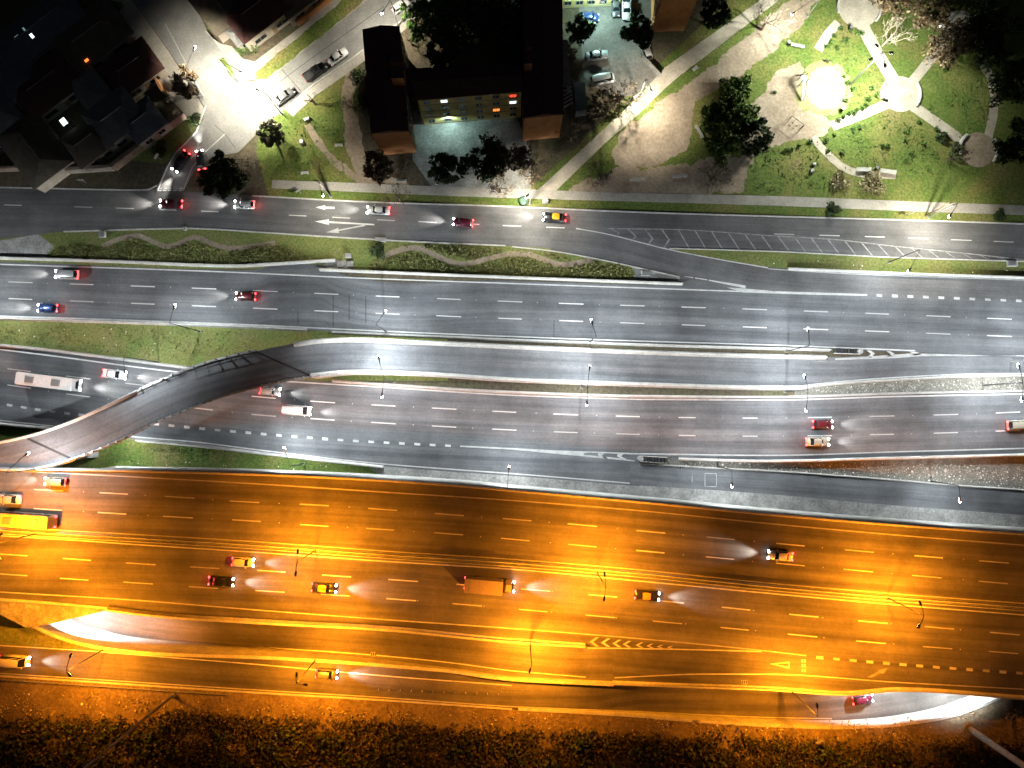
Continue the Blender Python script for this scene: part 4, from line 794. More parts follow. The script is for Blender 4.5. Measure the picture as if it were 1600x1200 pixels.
def house(px, L, Wd, ang, h, roof, label, rise=1.2, flat=False):
    c = P(px[0], px[1], h); root = tag(empty('house', (c.x, c.y, 0), R(ang)), label, 'house')
    x, y = L/2, Wd/2; mb = MB(); mb.box((0, 0, h/2), (L, Wd, h)); mb.build('wall', M_render, root)
    x += 0.35; y += 0.35
    hip = min(y*0.8, x*0.5)
    vs = [(-x, -y, h), (x, -y, h), (x, y, h), (-x, y, h), (-x+hip, 0, h+rise), (x-hip, 0, h+rise), (-x, -y, h-.12), (x, -y, h-.12), (x, y, h-.12), (-x, y, h-.12)]
    rf = mesh('roof', vs, [(0, 1, 5, 4), (2, 3, 4, 5), (3, 0, 4), (1, 2, 5), (6, 9, 8, 7), (0, 6, 7, 1), (1, 7, 8, 2), (2, 8, 9, 3), (3, 9, 6, 0)], roof, root)
    mb = MB(); mb.tube([(-x+hip, 0, h+rise+0.03), (x-hip, 0, h+rise+0.03)], [0.1, 0.1], 5); mb.build('ridge_cap', M_concd, rf)
    for k in range(2):
        a, b = Vector((-L/2, -Wd/2, 0)), Vector((L/2, -Wd/2, 0)); add_window(root, a, b, 0.15+0.45*k, 0.38+0.45*k, 0.9, 2.1, M_glass, Vector((0, -1, 0)))
    mb = MB(); mb.box((L*0.05, -Wd/2-0.04, 1.0), (0.9, 0.07, 2.0)); mb.build('door', M_wood, root)
    return root
H1 = house((62, 42), 17, 8, 40, 3.4, M_bluroof, 'blue-grey roofed house with lit skylight at top left')
house((140, 55), 14, 9, 38, 3.2, M_brnroof, 'dark brown-roofed house left of the cross street'); house((205, 105), 10, 7.5, 36, 3.0, M_redroof, 'dark red-roofed house behind the cross street pavement')
H4 = house((178, 182), 9.5, 8, 38, 3.4, M_greyroof, 'light grey sheet-roofed house nearest the boundary wall corner'); house((222, 188), 7, 6.5, 38, 3.0, M_bluroof, 'small blue-grey annex between the grey house and the tree')
house((135, 222), 7.5, 7, 38, 3.0, M_brnroof, 'brown sheet-roofed shed-like house below the light grey house'); house((52, 232), 13, 9, -52, 3.2, M_brnroof, 'long brown-roofed house in the lower left of the housing block')
house((140, 138), 7, 5.5, -52, 3.1, M_greyroof, 'narrow grey-roofed house above the light grey house'); house((70, 130), 13, 9, 38, 3.2, M_redroof, 'dark house below the blue-grey roof'); house((20, 110), 11, 8, -52, 3.2, M_bluroof, 'dark blue-roofed house at the left edge'); house((-20, 190), 12, 9, 38, 3.2, M_greyroof, 'grey-roofed house cut by the left edge')
house((400, 14), 12, 8, 38, 3.6, M_redroof, 'dark-roofed house between the two streets at the top'); house((378, 50), 4.5, 3.5, 38, 2.6, M_greyroof, 'small pale-roofed outbuilding near the bright corner'); house((340, 5), 10, 8, -52, 3.2, M_brnroof, 'dark brown-roofed house beside the cross street at the top edge'); house((462, -14), 9, 7, 38, 3.2, M_brnroof, 'dark house at the top edge beside the grass strip')
def skylight(root, px, size, z, ang, mat):
    c = P(*px, z); b = root.location; rz = root.rotation_euler.z; d = c-b; x = d.x*math.cos(-rz)-d.y*math.sin(-rz); y = d.x*math.sin(-rz)+d.y*math.cos(-rz)
    mb = MB(); mb.box((x, y, z-0.3), (size[0]+.16, size[1]+.16, 1.0)); f = mb.build('skylight', M_metal, root); mb = MB(); mb.box((x, y, z+0.23), (size[0], size[1], 0.05)); mb.build('pane', mat, f)
skylight(H1, (51, 57), (0.55, 1.0), 4.4, 40, E_winW); skylight(H1, (39, 47), (0.35, 0.9), 4.3, 40, glow('dim_window', (0.5, 0.85, 0.8), 0.25)); skylight(H1, (27, 58), (0.9, 0.3), 4.2, 40, MATS['dim_window'])
def yard_lamp(px, z, size, mat, label, cat='lamp', name='yard_lamp'):
    c = P(*px, z); root = tag(empty(name, (c.x, c.y, 0), R(38)), label, cat); mb = MB(); mb.tube([(0, 0, 0), (0, 0, z-0.05)], [0.05, 0.05], 6); mb.build('post', M_metal, root); mb = MB(); mb.box((0, 0, z), (*size, 0.12), 0, 0.7); mb.build('light_panel', mat, root); return root
yard_lamp((99, 190), 4.2, (1.1, 1.5), glow('yard_white', (0.8, 1.0, 0.98), 2.2), 'bright white yard light panel among the dark houses')
yard_lamp((135, 94), 3.6, (0.8, 0.55), E_winO, 'small orange yard light among the dark houses')
def wall_run(pts, z, h, th, mat, label, name='boundary_wall'):
    o = profile_run(name, [P(u, v, z) for u, v in pts], [(-th/2, 0), (th/2, 0), (th/2, h-.12), (th/2+.06, h-.12), (th/2+.06, h), (-th/2-.06, h), (-th/2-.06, h-.12), (-th/2, h-.12)], mat); return tag(o, label, 'wall')
wall_run([(-120, 268), (0, 268), (72, 265)], 0, 2.0, 0.3, M_brick, 'brick boundary wall along the frontage at the left edge'); wall_run([(74, 265.5), (108, 270), (180, 265.5)], 0, 2.2, 0.5, M_render, 'pale rendered boundary wall along the frontage')
wall_run([(182, 265), (236, 224), (292, 182)], 0, 2.2, 0.7, M_brick, 'brick boundary wall running diagonally up to the corner tree'); wall_run([(212, 210), (252, 180)], 0, 2.0, 0.4, M_render, 'short inner garden wall beside the small annex')
wall_run([(160, 6), (180, 32), (205, 62), (240, 112), (262, 150)], 0, 2.2, 0.35, M_ochre, 'ochre boundary wall along the cross street pavement'); wall_run([(465, 40), (480, 30), (508, 8), (540, -15)], 0, 1.6, 0.4, M_ochre, 'ochre garden wall along the corner pavement at the top')

# ================================================================== TREES AND PLANTS
def limbs(mb, p, d, r, L, depth, spread=0.6, up=0.25, tips=None, n=5):
    q = p+d*L; m = p+d*L*0.5+Vector((random.uniform(-.05, .05), random.uniform(-.05, .05), 0))*L
    mb.tube([p, m, q], [r, r*0.85, r*0.68], n)
    if depth == 0:
        if tips is not None: tips.append(q)
        return
    for k in range(random.choice((2, 3)) if depth > 1 else 3):
        ax = Vector((random.gauss(0, 1), random.gauss(0, 1), random.gauss(0, 0.5)+up)).normalized()
        limbs(mb, q if k else m.lerp(q, 0.7), (d*0.9+ax*spread*1.5).normalized(), r*0.62, L*random.uniform(0.6, 0.85), depth-1, spread, up, tips, 4 if depth > 1 else 3)
def tree(px, h, rad, leaf, label, n=1500, name='leafy_tree', size=0.42, bark=None, clumps=26, hollow=0.35, cat='tree', group='trees around the park and streets'):
    c = P(px[0], px[1], h*0.68); root = tag(empty(name, (c.x, c.y, 0)), label, cat, group); tips = []
    mb = MB(); tr = 0.05*h**0.75; th = h*0.38
    mb.tube([(0, 0, 0), (0.05, 0.03, th*0.5), (0, 0, th)], [tr*1.3, tr, tr*0.85], 8)
    for k in range(4):
        a = k*1.57+random.uniform(-.4, .4); limbs(mb, Vector((0, 0, th*0.92)), Vector((math.cos(a)*0.75, math.sin(a)*0.75, 0.75)).normalized(), tr*0.5, rad*0.48, 2, 0.5, 0.3, tips)
    mb.build('trunk', bark or M_bark, root)
    cl = []
    for k in range(clumps):
        v = RNG.normal(size=3); v /= np.linalg.norm(v); rr = RNG.uniform(hollow, 1)**0.6
        cl.append((v[0]*rad*rr*RNG.uniform(.75, 1.08), v[1]*rad*rr*RNG.uniform(.75, 1.08), h*0.66+v[2]*h*0.27*rr))
    cl += [tuple(t) for t in tips[::4]]
    cl = np.array(cl); w = RNG.uniform(0.5, 1.3, len(cl)); idx = RNG.choice(len(cl), n, p=w/w.sum())
    v = RNG.normal(size=(n, 3)); v /= np.linalg.norm(v, axis=1)[:, None]; rr = (rad*0.27)*w[idx]*RNG.uniform(0.5, 1.1, n)
    C = cl[idx]+v*rr[:, None]*np.array([1, 1, 0.75]); C[:, 2] = np.maximum(C[:, 2], 0.4)
    leaf_mesh('crown', C, size, leaf, root); return root
def bare_tree(px, h, rad, label, bark=None, leaf=None, n=0, depth=4, name='bare_tree', size=0.22):
    c = P(px[0], px[1], h*0.6); root = tag(empty(name, (c.x, c.y, 0)), label, 'tree', 'bare winter trees'); mb = MB(); tips = []; th = h*0.28; tr = 0.04*h**0.8
    mb.tube([(0, 0, 0), (0, 0, th)], [tr*1.3, tr], 7); mb.build('trunk', bark or M_bark, root); mb = MB()
    for k in range(6):
        a = k*1.05+random.uniform(-.3, .3); limbs(mb, Vector((0, 0, th*random.uniform(.8, 1))), Vector((math.cos(a), math.sin(a), random.uniform(.6, 1.3))).normalized(), tr*0.5, rad*0.36, depth, 0.45, 0.2, tips, 4)
    mb.build('branches', bark or M_bark, root)
    if leaf and n:
        T = np.array([tuple(t) for t in tips]); C = T[RNG.integers(0, len(T), n)]+RNG.normal(size=(n, 3))*0.35; leaf_mesh('dry_leaves', C, size, leaf, root)
    return root
def bush(px, rad, h, leaf, label, n=300, name='shrub', size=0.2, group=None, cat='shrub'):
    c = P(px[0], px[1], 0); root = tag(empty(name, (c.x, c.y, 0)), label, cat, group); mb = MB()
    for k in range(4): a = k*1.6; mb.tube([(0, 0, 0), (math.cos(a)*rad*.5, math.sin(a)*rad*.5, h*.7)], [0.04*rad+.01, 0.01], 4)
    mb.build('stem', M_bark, root)
    v = RNG.normal(size=(n, 3)); v /= np.linalg.norm(v, axis=1)[:, None]; v[:, 2] = np.abs(v[:, 2]); rr = RNG.uniform(0.45, 1.05, n)*(1+0.25*np.sin(np.arctan2(v[:, 1], v[:, 0])*3+c.x))
    leaf_mesh('foliage', v*rr[:, None]*np.array([rad, rad, h])+np.array([0, 0, 0.05]), size, leaf, root); return root
tree((290, 128), 7.5, 3.3, L_brown, 'brownish leafy tree at the bright street corner beside the boundary wall', 1300, size=0.4)
tree((346, 275), 7.0, 4.4, L_dark, 'dense dark tree beside the street mouth at the service road', 3200, size=0.5, hollow=0.15)
tree((421, 210), 6.5, 2.9, L_grey, 'grey-green rounded tree on the lawn beside the side street', 1900, size=0.34)
tree((590, 262), 7.0, 3.6, L_brown, 'brown-leaved tree below the ochre end wall', 1500, size=0.4)
tree((696, 262), 6, 3.4, L_dark, 'dark tree in the inner yard, left one', 2200); tree((758, 250), 7, 4.6, L_dark, 'larger dark tree in the inner yard, right one', 2600); tree((795, 248), 7, 3.8, L_brown, 'dim brown tree between inner yard and service sidewalk', 1300)
tree((660, 28), 8, 4.6, L_green, 'green tree beside the top of the side street', 2400); tree((720, 30), 9, 6.0, L_dark, 'dark tree behind the middle apartment block, left one', 2600); tree((785, 30), 9, 6.2, L_dark, 'dark tree behind the middle apartment block, right one', 2600); tree((690, 78), 6, 3.6, L_dark, 'dark tree close behind the long apartment block', 1500)
tree((998, 46), 6.5, 3.4, L_dark, 'round dark green tree in the parking yard', 2400, size=0.45, hollow=0.2); tree((905, 42), 6, 3.0, L_dark, 'dark tree at the left side of the parking yard', 1500)
tree((948, 165), 6.5, 4.0, L_brown, 'sparse brown-leaved tree beside the parking yard gate', 900, size=0.32)
tree((1120, 190), 2.4, 4.0, L_thick, 'green bushy tree left in the dark thicket', 2600, hollow=.1, clumps=40); tree((1150, 146), 2.3, 3.6, L_thick, 'green bushy tree at the top of the dark thicket', 2400, hollow=.1, clumps=36); tree((1176, 216), 3.2, 3.6, L_dark, 'dark bushy tree at the lower right of the thicket', 1700); tree((1128, 232), 2.2, 3.4, L_thick, 'green bushy tree at the lower left of the thicket', 2200, hollow=.1, clumps=36); tree((1158, 184), 2.6, 3.4, L_thick, 'green bushy tree in the middle of the thicket', 2400, hollow=.1, clumps=36)
tree((1485, 65), 9, 5.0, L_brown, 'dim brown tree over the dark round plaza', 1700); tree((1545, 50), 9, 6.0, L_dark, 'dark tree at the upper right', 2600); tree((1460, 12), 8, 4.5, L_brown, 'brown tree at the top behind the lit bare tree', 1300); tree((1585, 130), 9, 5.2, L_dark, 'dark tree at the right edge above the curved path', 2200); tree((1592, 225), 8, 4.6, L_dark, 'dark tree at the right edge below the curved path', 2000)
tree((1400, -5), 8, 4.0, L_brown, 'brown tree at the top edge above the park plaza', 1300); tree((1120, 20), 7, 3.2, L_dark, 'dark tree beside the tall ochre block', 1500)
bare_tree((985, 150), 8, 4.6, 'bare tree with buds beside the park lamp', leaf=L_brown, n=350); bare_tree((1205, 22), 9, 6.0, 'bare tree overhanging the dirt track at the top'); bare_tree((1398, 52), 7.5, 6.0, 'bare white-lit tree beside the floodlight mast', M_palebark, depth=4)
bare_tree((832, 265), 8, 3.6, 'bare reddish tree beside the lamp with white pole', leaf=L_brown, n=420); bare_tree((940, 268), 7, 3.6, 'bare tree with brown buds above the service sidewalk', leaf=L_brown, n=420); bare_tree((1120, 270), 7, 3.8, 'bare tree over the dark dirt near the concrete benches', leaf=L_brown, n=300)
bare_tree((484, 150), 6, 2.6, 'small leafless tree at the kerb behind the dark car', depth=2); bare_tree((895, 205), 7.5, 4.2, 'bare dark tree beside the end of the park path', leaf=L_brown, n=250); bare_tree((620, 305), 6, 3.0, 'bare roadside tree above the service road', leaf=L_brown, n=150); bare_tree((780, 290), 6.5, 3.2, 'bare roadside tree near the white-poled lamp', leaf=L_brown, n=200); bare_tree((1500, 240), 6, 3.2, 'bare tree beside the lower right plaza', leaf=L_brown, n=150)
bare_tree((550, 160), 6, 2.4, 'thin bare tree against the long apartment block', depth=3); bare_tree((388, 262), 6, 3.0, 'bare tree beside the dense dark tree at the street mouth', leaf=L_brown, n=300); bare_tree((640, 55), 6, 2.5, 'thin bare tree at the corner of the long apartment block', depth=3)
bush((1362, 288), 2.6, 1.4, L_dry, 'pale dry shrub spreading beside the two concrete benches', 700, size=0.3); bush((1310, 283), 1.9, 1.0, L_dry, 'pale dry shrub left of the two concrete benches', 400, size=0.28)
SM = [(1313, 45), (1345, 53), (1303, 57), (1298, 67), (1291, 74), (1308, 77), (1322, 64), (1339, 52), (1329, 48), (1368, 150), (1356, 155), (1361, 138), (1347, 170), (1338, 173), (1326, 178), (1317, 183), (1309, 188), (1334, 177), (1352, 165), (1314, 172), (1321, 157), (1331, 140), (1324, 130), (1318, 120), (1474, 108), (1469, 216), (1416, 206), (1413, 220), (1377, 228), (1386, 229), (1415, 251), (1315, 239), (1293, 236), (1265, 222), (1248, 229), (1237, 234), (1228, 236), (1290, 220), (1303, 211), (1210, 145), (1434, 191), (1462, 202), (1487, 243), (1498, 249), (1483, 257), (1451, 266), (1441, 225), (1423, 240), (1343, 199), (1333, 202)]
ORD = ['first', 'second', 'third', 'fourth', 'fifth', 'sixth', 'seventh', 'eighth', 'ninth', 'tenth', 'eleventh', 'twelfth', 'thirteenth', 'fourteenth', 'fifteenth', 'sixteenth', 'seventeenth', 'eighteenth']
def where(u, v):
    if v < 85: return 'below the top plaza'
    if u > 1440: return 'near the lower right plaza'
    if v < 165 and u > 1300: return 'between sand pit and round plaza'
    if v < 192 and u > 1300: return 'along the bright spoke path'
    if u > 1325: return 'on the lower lawn above the benches'
    return 'along the playground edge and its path'
GR = {}
for q in sorted(SM): GR.setdefault(where(*q), []).append(q)
for w, qs in GR.items():
    for k, (u, v) in enumerate(qs): bush((u, v), random.uniform(0.35, 0.75), random.uniform(0.4, 0.8), L_green, '%s small shrub from the left %s' % (ORD[k], w), 70, size=0.2, group='small shrubs of the park')
for (u, v, r, lab) in ((1470, 216, 1.2, 'dark rounded shrub at the path to the lower right plaza'), (1494, 232, 1.1, 'dark rounded shrub on the rim of the lower right plaza'), (1560, 337, 1.2, 'dark shrub on the service road verge at far right'), (1300, 328, 1.4, 'low shrub on the service road verge below the dry shrubs'), (560, 118, 1.4, 'shrub beside the long apartment block'), (345, 40, 2.0, 'leafy shrub over the garden wall at the bright corner'), (385, 75, 2.2, 'leafy shrub behind the bright corner pavement'), (182, 12, 1.3, 'yellowish shrub at the top of the cross street wall'), (305, 188, 1.3, 'low shrub on the verge beside the street mouth'), (250, 235, 1.6, 'dark low shrub on the frontage verge'), (590, 392, 1.6, 'dark shrub at the left tip of the long flower bed'), (570, 160, 1.6, 'dark shrub by the west wall of the long apartment block'), (915, 165, 1.8, 'shrub beside the small grey shed')):
    bush((u, v), r, r*0.8, L_green if 'yellow' in lab or 'leafy' in lab else L_dark, lab, 420, size=0.28)
# planted beds and wild growth (nobody could count these)
clump_field([[(75, 402), (85, 392), (115, 382), (140, 385), (165, 392), (185, 382), (205, 374), (225, 382), (245, 392), (270, 388), (300, 378), (330, 388), (352, 398), (375, 392), (405, 384), (440, 385), (470, 396), (500, 404), (470, 409), (420, 412), (370, 413), (180, 406)]], 7, 0.55, 0.24, 5, L_bed, 'bed_planting', 'low leafy planting with wavy edge above the upper highway, left bed', 'planting')
clump_field([[(605, 386), (720, 384), (800, 392), (890, 402), (930, 412), (985, 422), (988, 434), (900, 434), (700, 424), (570, 418), (600, 408), (640, 397), (665, 402), (700, 416), (740, 418), (790, 404), (830, 403), (870, 419), (910, 416), (930, 410), (900, 404), (880, 408), (845, 398), (810, 390), (770, 397), (735, 407), (700, 400), (660, 386), (630, 384)]], 8, 0.55, 0.24, 5, L_bed, 'bed_planting', 'low leafy planting of the long flower bed below the service road', 'planting')
clump_field([[(-150, 1118), (200, 1128), (270, 1112), (420, 1122), (700, 1138), (1000, 1150), (1280, 1158), (1400, 1160), (1760, 1170), (1760, 1260), (-150, 1260)]], 5.0, 0.8, 0.34, 7, L_scrub, 'scrub', 'dark mixed scrub along the bottom edge', 'scrub', patch=1.2, spread=0.6, z=ZB)
clump_field([[(-150, 1128), (420, 1132), (1000, 1158), (1400, 1168), (1760, 1185), (1760, 1260), (-150, 1260)]], 0.55, 1.8, 0.42, 18, L_dark, 'tall_scrub', 'taller dark green bushes growing through the scrub at the bottom', 'scrub', patch=-0.3, spread=0.6, z=ZB)
clump_field([[(-150, 1072), (400, 1092), (900, 1120), (1260, 1134), (1500, 1110), (1760, 1110), (1760, 1175), (1280, 1162), (700, 1140), (270, 1120), (-150, 1120)]], 1.6, 0.3, 0.24, 4, L_dry, 'dry_grass_tufts', 'dry grass tufts on the orange-lit bank below the lowest road', 'grass', patch=0.1, z=ZB)
clump_field([[(-150, 505), (100, 506), (400, 516), (450, 530), (320, 562), (200, 555), (0, 534)]], 2.5, 0.15, 0.22, 3, L_bed, 'median_grass', 'rough grass of the median left of the ramp', 'grass', patch=0.6)
clump_field([[(175, 705), (240, 690), (420, 712), (590, 732), (590, 742), (165, 733)]], 3, 0.18, 0.22, 3, L_green, 'triangle_grass', 'green grass of the triangle between exit lane and expressway', 'grass', patch=0.8)
clump_field([[(1170, 235), (1290, 222), (1330, 270), (1300, 300), (1180, 298)], [(1440, 170), (1545, 110), (1545, 205), (1500, 215)], [(1320, 205), (1400, 172), (1490, 240), (1440, 270), (1350, 262)], [(1280, 90), (1320, 60), (1350, 70), (1390, 130), (1370, 160), (1325, 165)], [(440, 200), (540, 150), (540, 280), (440, 275)]], 2.0, 0.12, 0.2, 3, L_green, 'lawn_tufts', 'longer grass tufts of the park lawn', 'grass', patch=0.5)
stones([[(1255, 607), (1300, 604), (1420, 595), (1600, 590), (1760, 592), (1760, 608), (1260, 614)]], 4.0, 0.07, 0.17, 'island_stones', 'pale stones strewn on the gravel island', 'stones')
stones([[(1060, 722), (1200, 724), (1420, 722), (1500, 726), (1760, 730), (1760, 780), (1500, 758), (1200, 736), (1060, 728)]], 3.0, 0.08, 0.2, 'slope_stones', 'pale stones of the stony slope above the exit road', 'stones')
stones([[(-150, 508), (100, 508), (380, 518), (320, 558), (0, 532)], [(200, 705), (580, 732), (560, 740), (200, 730)], [(1100, 400), (1700, 425), (1700, 435), (1200, 414)]], 0.12, 0.07, 0.16, 'litter', 'scattered pale litter on the grass verges', 'litter', M_litter)
stones([[(-150, 1075), (1280, 1135), (1700, 1110), (1700, 1190), (-150, 1180)]], 0.03, 0.08, 0.2, 'bank_stones', 'pale stones and litter on the orange-lit bank', 'stones', M_litter, z=ZB)

# ================================================================== VEHICLES
PC = {}
def car_paint(c):
    if c not in PC: PC[c] = paint('car_paint_%d' % len(PC), c, 0.32, 0.25, 0.6)
    return PC[c]
BEAM = bpy.data.lights.new('headlight_beam', 'SPOT'); BEAM.energy = 9000; BEAM.spot_size = R(46); BEAM.spot_blend = 1.0; BEAM.color = (1, 0.96, 0.88); BEAM.shadow_soft_size = 0.25
BEAM2 = bpy.data.lights.new('tail_light_glow', 'POINT'); BEAM2.energy = 55; BEAM2.color = (1, 0.05, 0.04); BEAM2.shadow_soft_size = 0.4
SPEC = {  # length, width, bonnet z, roof z, windscreen base/top x, rear top/base x (fractions of length from the nose)
    'sedan': (4.6, 1.78, 0.92, 1.45, 0.27, 0.40, 0.70, 0.83), 'hatch': (4.0, 1.72, 0.95, 1.50, 0.25, 0.38, 0.86, 0.97),
    'suv': (4.7, 1.88, 1.08, 1.75, 0.26, 0.37, 0.90, 0.985), 'pickup': (5.2, 1.86, 1.08, 1.76, 0.26, 0.37, 0.58, 0.62), 'van': (5.4, 1.98, 1.25, 2.3, 0.10, 0.22, 0.96, 0.99)}
def car(px, ang, kind, colour, label, z=0.03, lit=True, roof=None, name=None, group='moving cars', s=1.0):
    L, Wd, zb, zr, w0, w1, r1, r0 = SPEC[kind]; c = P(px[0], px[1], z); pm = car_paint(colour); hw = Wd/2
    root = tag(empty(name or {'sedan': 'sedan_car', 'hatch': 'hatchback_car', 'suv': 'sport_utility_car', 'pickup': 'pickup_truck', 'van': 'delivery_van'}[kind], (c.x, c.y, z), R(ang)), label, {'pickup': 'pickup', 'van': 'van'}.get(kind, 'car'), group); root.scale = (s, s, s)
    X = lambda f: L/2-f*L
    st = [(0.0, .72, .45, .62), (0.02, .86, .30, .70), (0.08, .95, .22, zb*.90), (w0*.8, .99, .20, zb*.98), (w0+.05, 1, .20, zb), (.5, 1, .20, zb+.02), (r1, 1, .20, zb+.03), (.9, .98, .22, zb+.02 if kind != 'sedan' else zb), (.975, .92, .28, zb*.95), (1.0, .80, .42, zb*.80)]
    vs, fs = [], []; m = 9
    for f, k, z0, z1 in st:
        w = hw*k; x = X(f)
        vs += [(x, -w*.9, z0), (x, -w, z0+.14), (x, -w*1.0, z1-.22), (x, -w*.92, z1-.05), (x, 0, z1+.03), (x, w*.92, z1-.05), (x, w, z1-.22), (x, w, z0+.14), (x, w*.9, z0)]
    for i in range(len(st)-1):
        for k in range(m): fs.append((i*m+k, i*m+(k+1) % m, (i+1)*m+(k+1) % m, (i+1)*m+k))
    fs += [tuple(range(m-1, -1, -1)), tuple(range((len(st)-1)*m, len(st)*m))]
    mesh('body', vs, fs, pm, root, True)
    g = hw*.90; t = hw*.70; zz = zb-.02
    cab = [(X(w0), -g*.94, zz), (X(w0), g*.94, zz), (X(r0), g*.94, zz), (X(r0), -g*.94, zz), (X(w1), -t, zr-.05), (X(w1), t, zr-.05), (X(r1), t, zr-.05), (X(r1), -t, zr-.05)]
    mesh('glasshouse', cab, [(0, 4, 5, 1), (1, 5, 6, 2), (2, 6, 7, 3), (3, 7, 4, 0), (4, 7, 6, 5)], M_glass, root)
    mb = MB(); xs = [X(w1)+.06, X(w1)-.25, X((w1+r1)/2), X(r1)+.2, X(r1)-.05]; zt = [zr-.05, zr-.01, zr+.02, zr-.01, zr-.05]; tt = [t*.92, t*1.03, t*1.05, t*1.03, t*.92]; v2 = []; f2 = []
    for x, q, w in zip(xs, zt, tt): v2 += [(x, -w, q-.06), (x, -w*.9, q), (x, 0, q+.035), (x, w*.9, q), (x, w, q-.06)]
    f2 = [(i*5+k, (i+1)*5+k, (i+1)*5+k+1, i*5+k+1) for i in range(4) for k in range(4)]
    mesh('roof', v2, f2, car_paint(roof) if roof else pm, root, True)
    mb = MB()
    for sgn in (-1, 1):
        for (a, b) in ((w0, w1), (r0, r1), ((w0+w1)/2+.13, (w1+r1)/2)):
            mb.tube([(X(a), sgn*g*.95, zz), (X(b), sgn*t*1.0, zr-.05)], [.045, .045], 4)
    mb.build('pillars', pm, root)
    for fx in (.18, .80):
        for sgn in (-1, 1):
            w = MB(); w.tube([(X(fx), sgn*(hw-.2), .31), (X(fx), sgn*(hw+.015), .31)], [.32, .32], 14); wo = w.build('wheel', M_rubber, root)
            w = MB(); w.tube([(X(fx), sgn*(hw-.02), .31), (X(fx), sgn*(hw+.025), .31)], [.19, .19], 10); w.build('rim', M_metal, wo)
    for sgn in (-1, 1):
        mb = MB(); mb.box((X(w0+.08), sgn*(hw+.1), zb+.08), (.16, .2, .14), 0, .8); mb.build('mirror', pm, root)
        mb = MB(); mb.box((X(.025), sgn*hw*.66, .68), (.3, .42, .17), -sgn*.35, .85); mb.build('headlight', E_head if lit else E_off, root)
        mb = MB(); mb.box((X(.985), sgn*hw*.70, zb*.86), (.2, .36, .2), sgn*.2, .9); mb.build('tail_light', E_tail if lit else E_offr, root)
    mb = MB(); mb.box((X(.5), 0, .16), (L*.92, Wd*.8, .06)); mb.build('underbody', M_rubber, root)
    if kind == 'pickup':
        mb = MB(); mb.box((X(.82), 0, zb+.045), (L*.30, Wd*.74, .02)); mb.build('cargo_bed', M_rubber, root)
        for sgn in (-1, 1): mb = MB(); mb.box((X(.82), sgn*hw*.88, zb+.08), (L*.33, .1, .18)); mb.build('bed_side', pm, root)
    if lit:
        b = bpy.data.objects.new('headlight_beam', BEAM); COL.objects.link(b); b.parent = root; b.location = (L/2+.3, 0, .85); b.rotation_euler = (R(84), 0, R(-90))
        b = bpy.data.objects.new('tail_light_glow', BEAM2); COL.objects.link(b); b.parent = root; b.location = (-L/2-.5, 0, .8)
    return root
def bus(px, ang, L, colour, label, z, group='moving cars', kind='bus', hgt=3.1):
    c = P(px[0], px[1], z); pm = car_paint(colour); root = tag(empty('city_bus' if kind == 'bus' else 'box_truck', (c.x, c.y, z), R(ang)), label, kind, group); hw = 1.25
    def rr(x0, x1, w, r=.25): return [(x0+r, -w), (x1-r, -w), (x1, -w+r), (x1, w-r), (x1-r, w), (x0+r, w), (x0, w-r), (x0, -w+r)]
    if kind == 'bus':
        mb = MB(); mb.prism(rr(-L/2, L/2, hw), .35, hgt-.05, .985); mb.build('body', pm, root); mb = MB(); mb.prism(rr(-L/2+.1, L/2-.1, hw-.08), hgt-.046, hgt+.05, .97); mb.build('roof', pm, root)
        for x in (-L*.25, L*.2): mb = MB(); mb.box((x, 0, hgt+.14), (1.8, 1.3, .2), 0, .85); mb.build('roof_unit', M_metal, root)
        for k in range(6):
            for sgn in (-1, 1): mb = MB(); mb.box((-L*.4+k*L*.155, sgn*(hw-.005), 1.9), (L*.13, .04, .9)); mb.build('window', M_glass, root)
    else:
        mb = MB(); mb.prism(rr(-L/2, L/2-2.0, hw, .08), .8, hgt); mb.build('cargo_box', pm, root); mb = MB(); mb.prism(rr(L/2-1.9, L/2, hw-.1, .3), .45, 2.4, .54); mb.build('cab', pm, root); mb = MB(); mb.box((0, 0, .65), (L*.95, .9, .25)); mb.build('chassis', M_rubber, root)
        for k in range(4): mb = MB(); mb.box((-L/2+.9+k*(L-3.4)/3, 0, hgt+.012), (.06, 2.4, .03)); mb.build('roof_rib', M_metal, root)
    mb = MB(); mb.box((L/2-.12 if kind == 'bus' else L/2-.2, 0, 1.85), (.3, 2.1, .8), 0, .54); mb.build('windscreen', M_glass, root)
    for fx in (-.3, .3):
        for sgn in (-1, 1): w = MB(); w.tube([(fx*L, sgn*(hw-.3), .48), (fx*L, sgn*(hw+.01), .48)], [.48, .48], 14); w.build('wheel', M_rubber, root)
    for sgn in (-1, 1):
        mb = MB(); mb.box((L/2+.02, sgn*.85, .8), (.3, .4, .2)); mb.build('headlight', E_head, root); mb = MB(); mb.box((-L/2-.02, sgn*.95, 1.0), (.24, .3, .3)); mb.build('tail_light', E_tail, root)
    b = bpy.data.objects.new('headlight_beam', BEAM); COL.objects.link(b); b.parent = root; b.location = (L/2+.4, 0, 1.0); b.rotation_euler = (R(84), 0, R(-90))
    return root
WHT, SLV, BLK, RED, YEL, BLU, GRY, MRN, TAN, ORG = (.75, .75, .74), (.42, .43, .44), (.02, .02, .022), (.09, .010, .014), (.55, .30, .02), (.02, .05, .17), (.12, .125, .13), (.12, .015, .035), (.30, .27, .21), (.45, .36, .24)
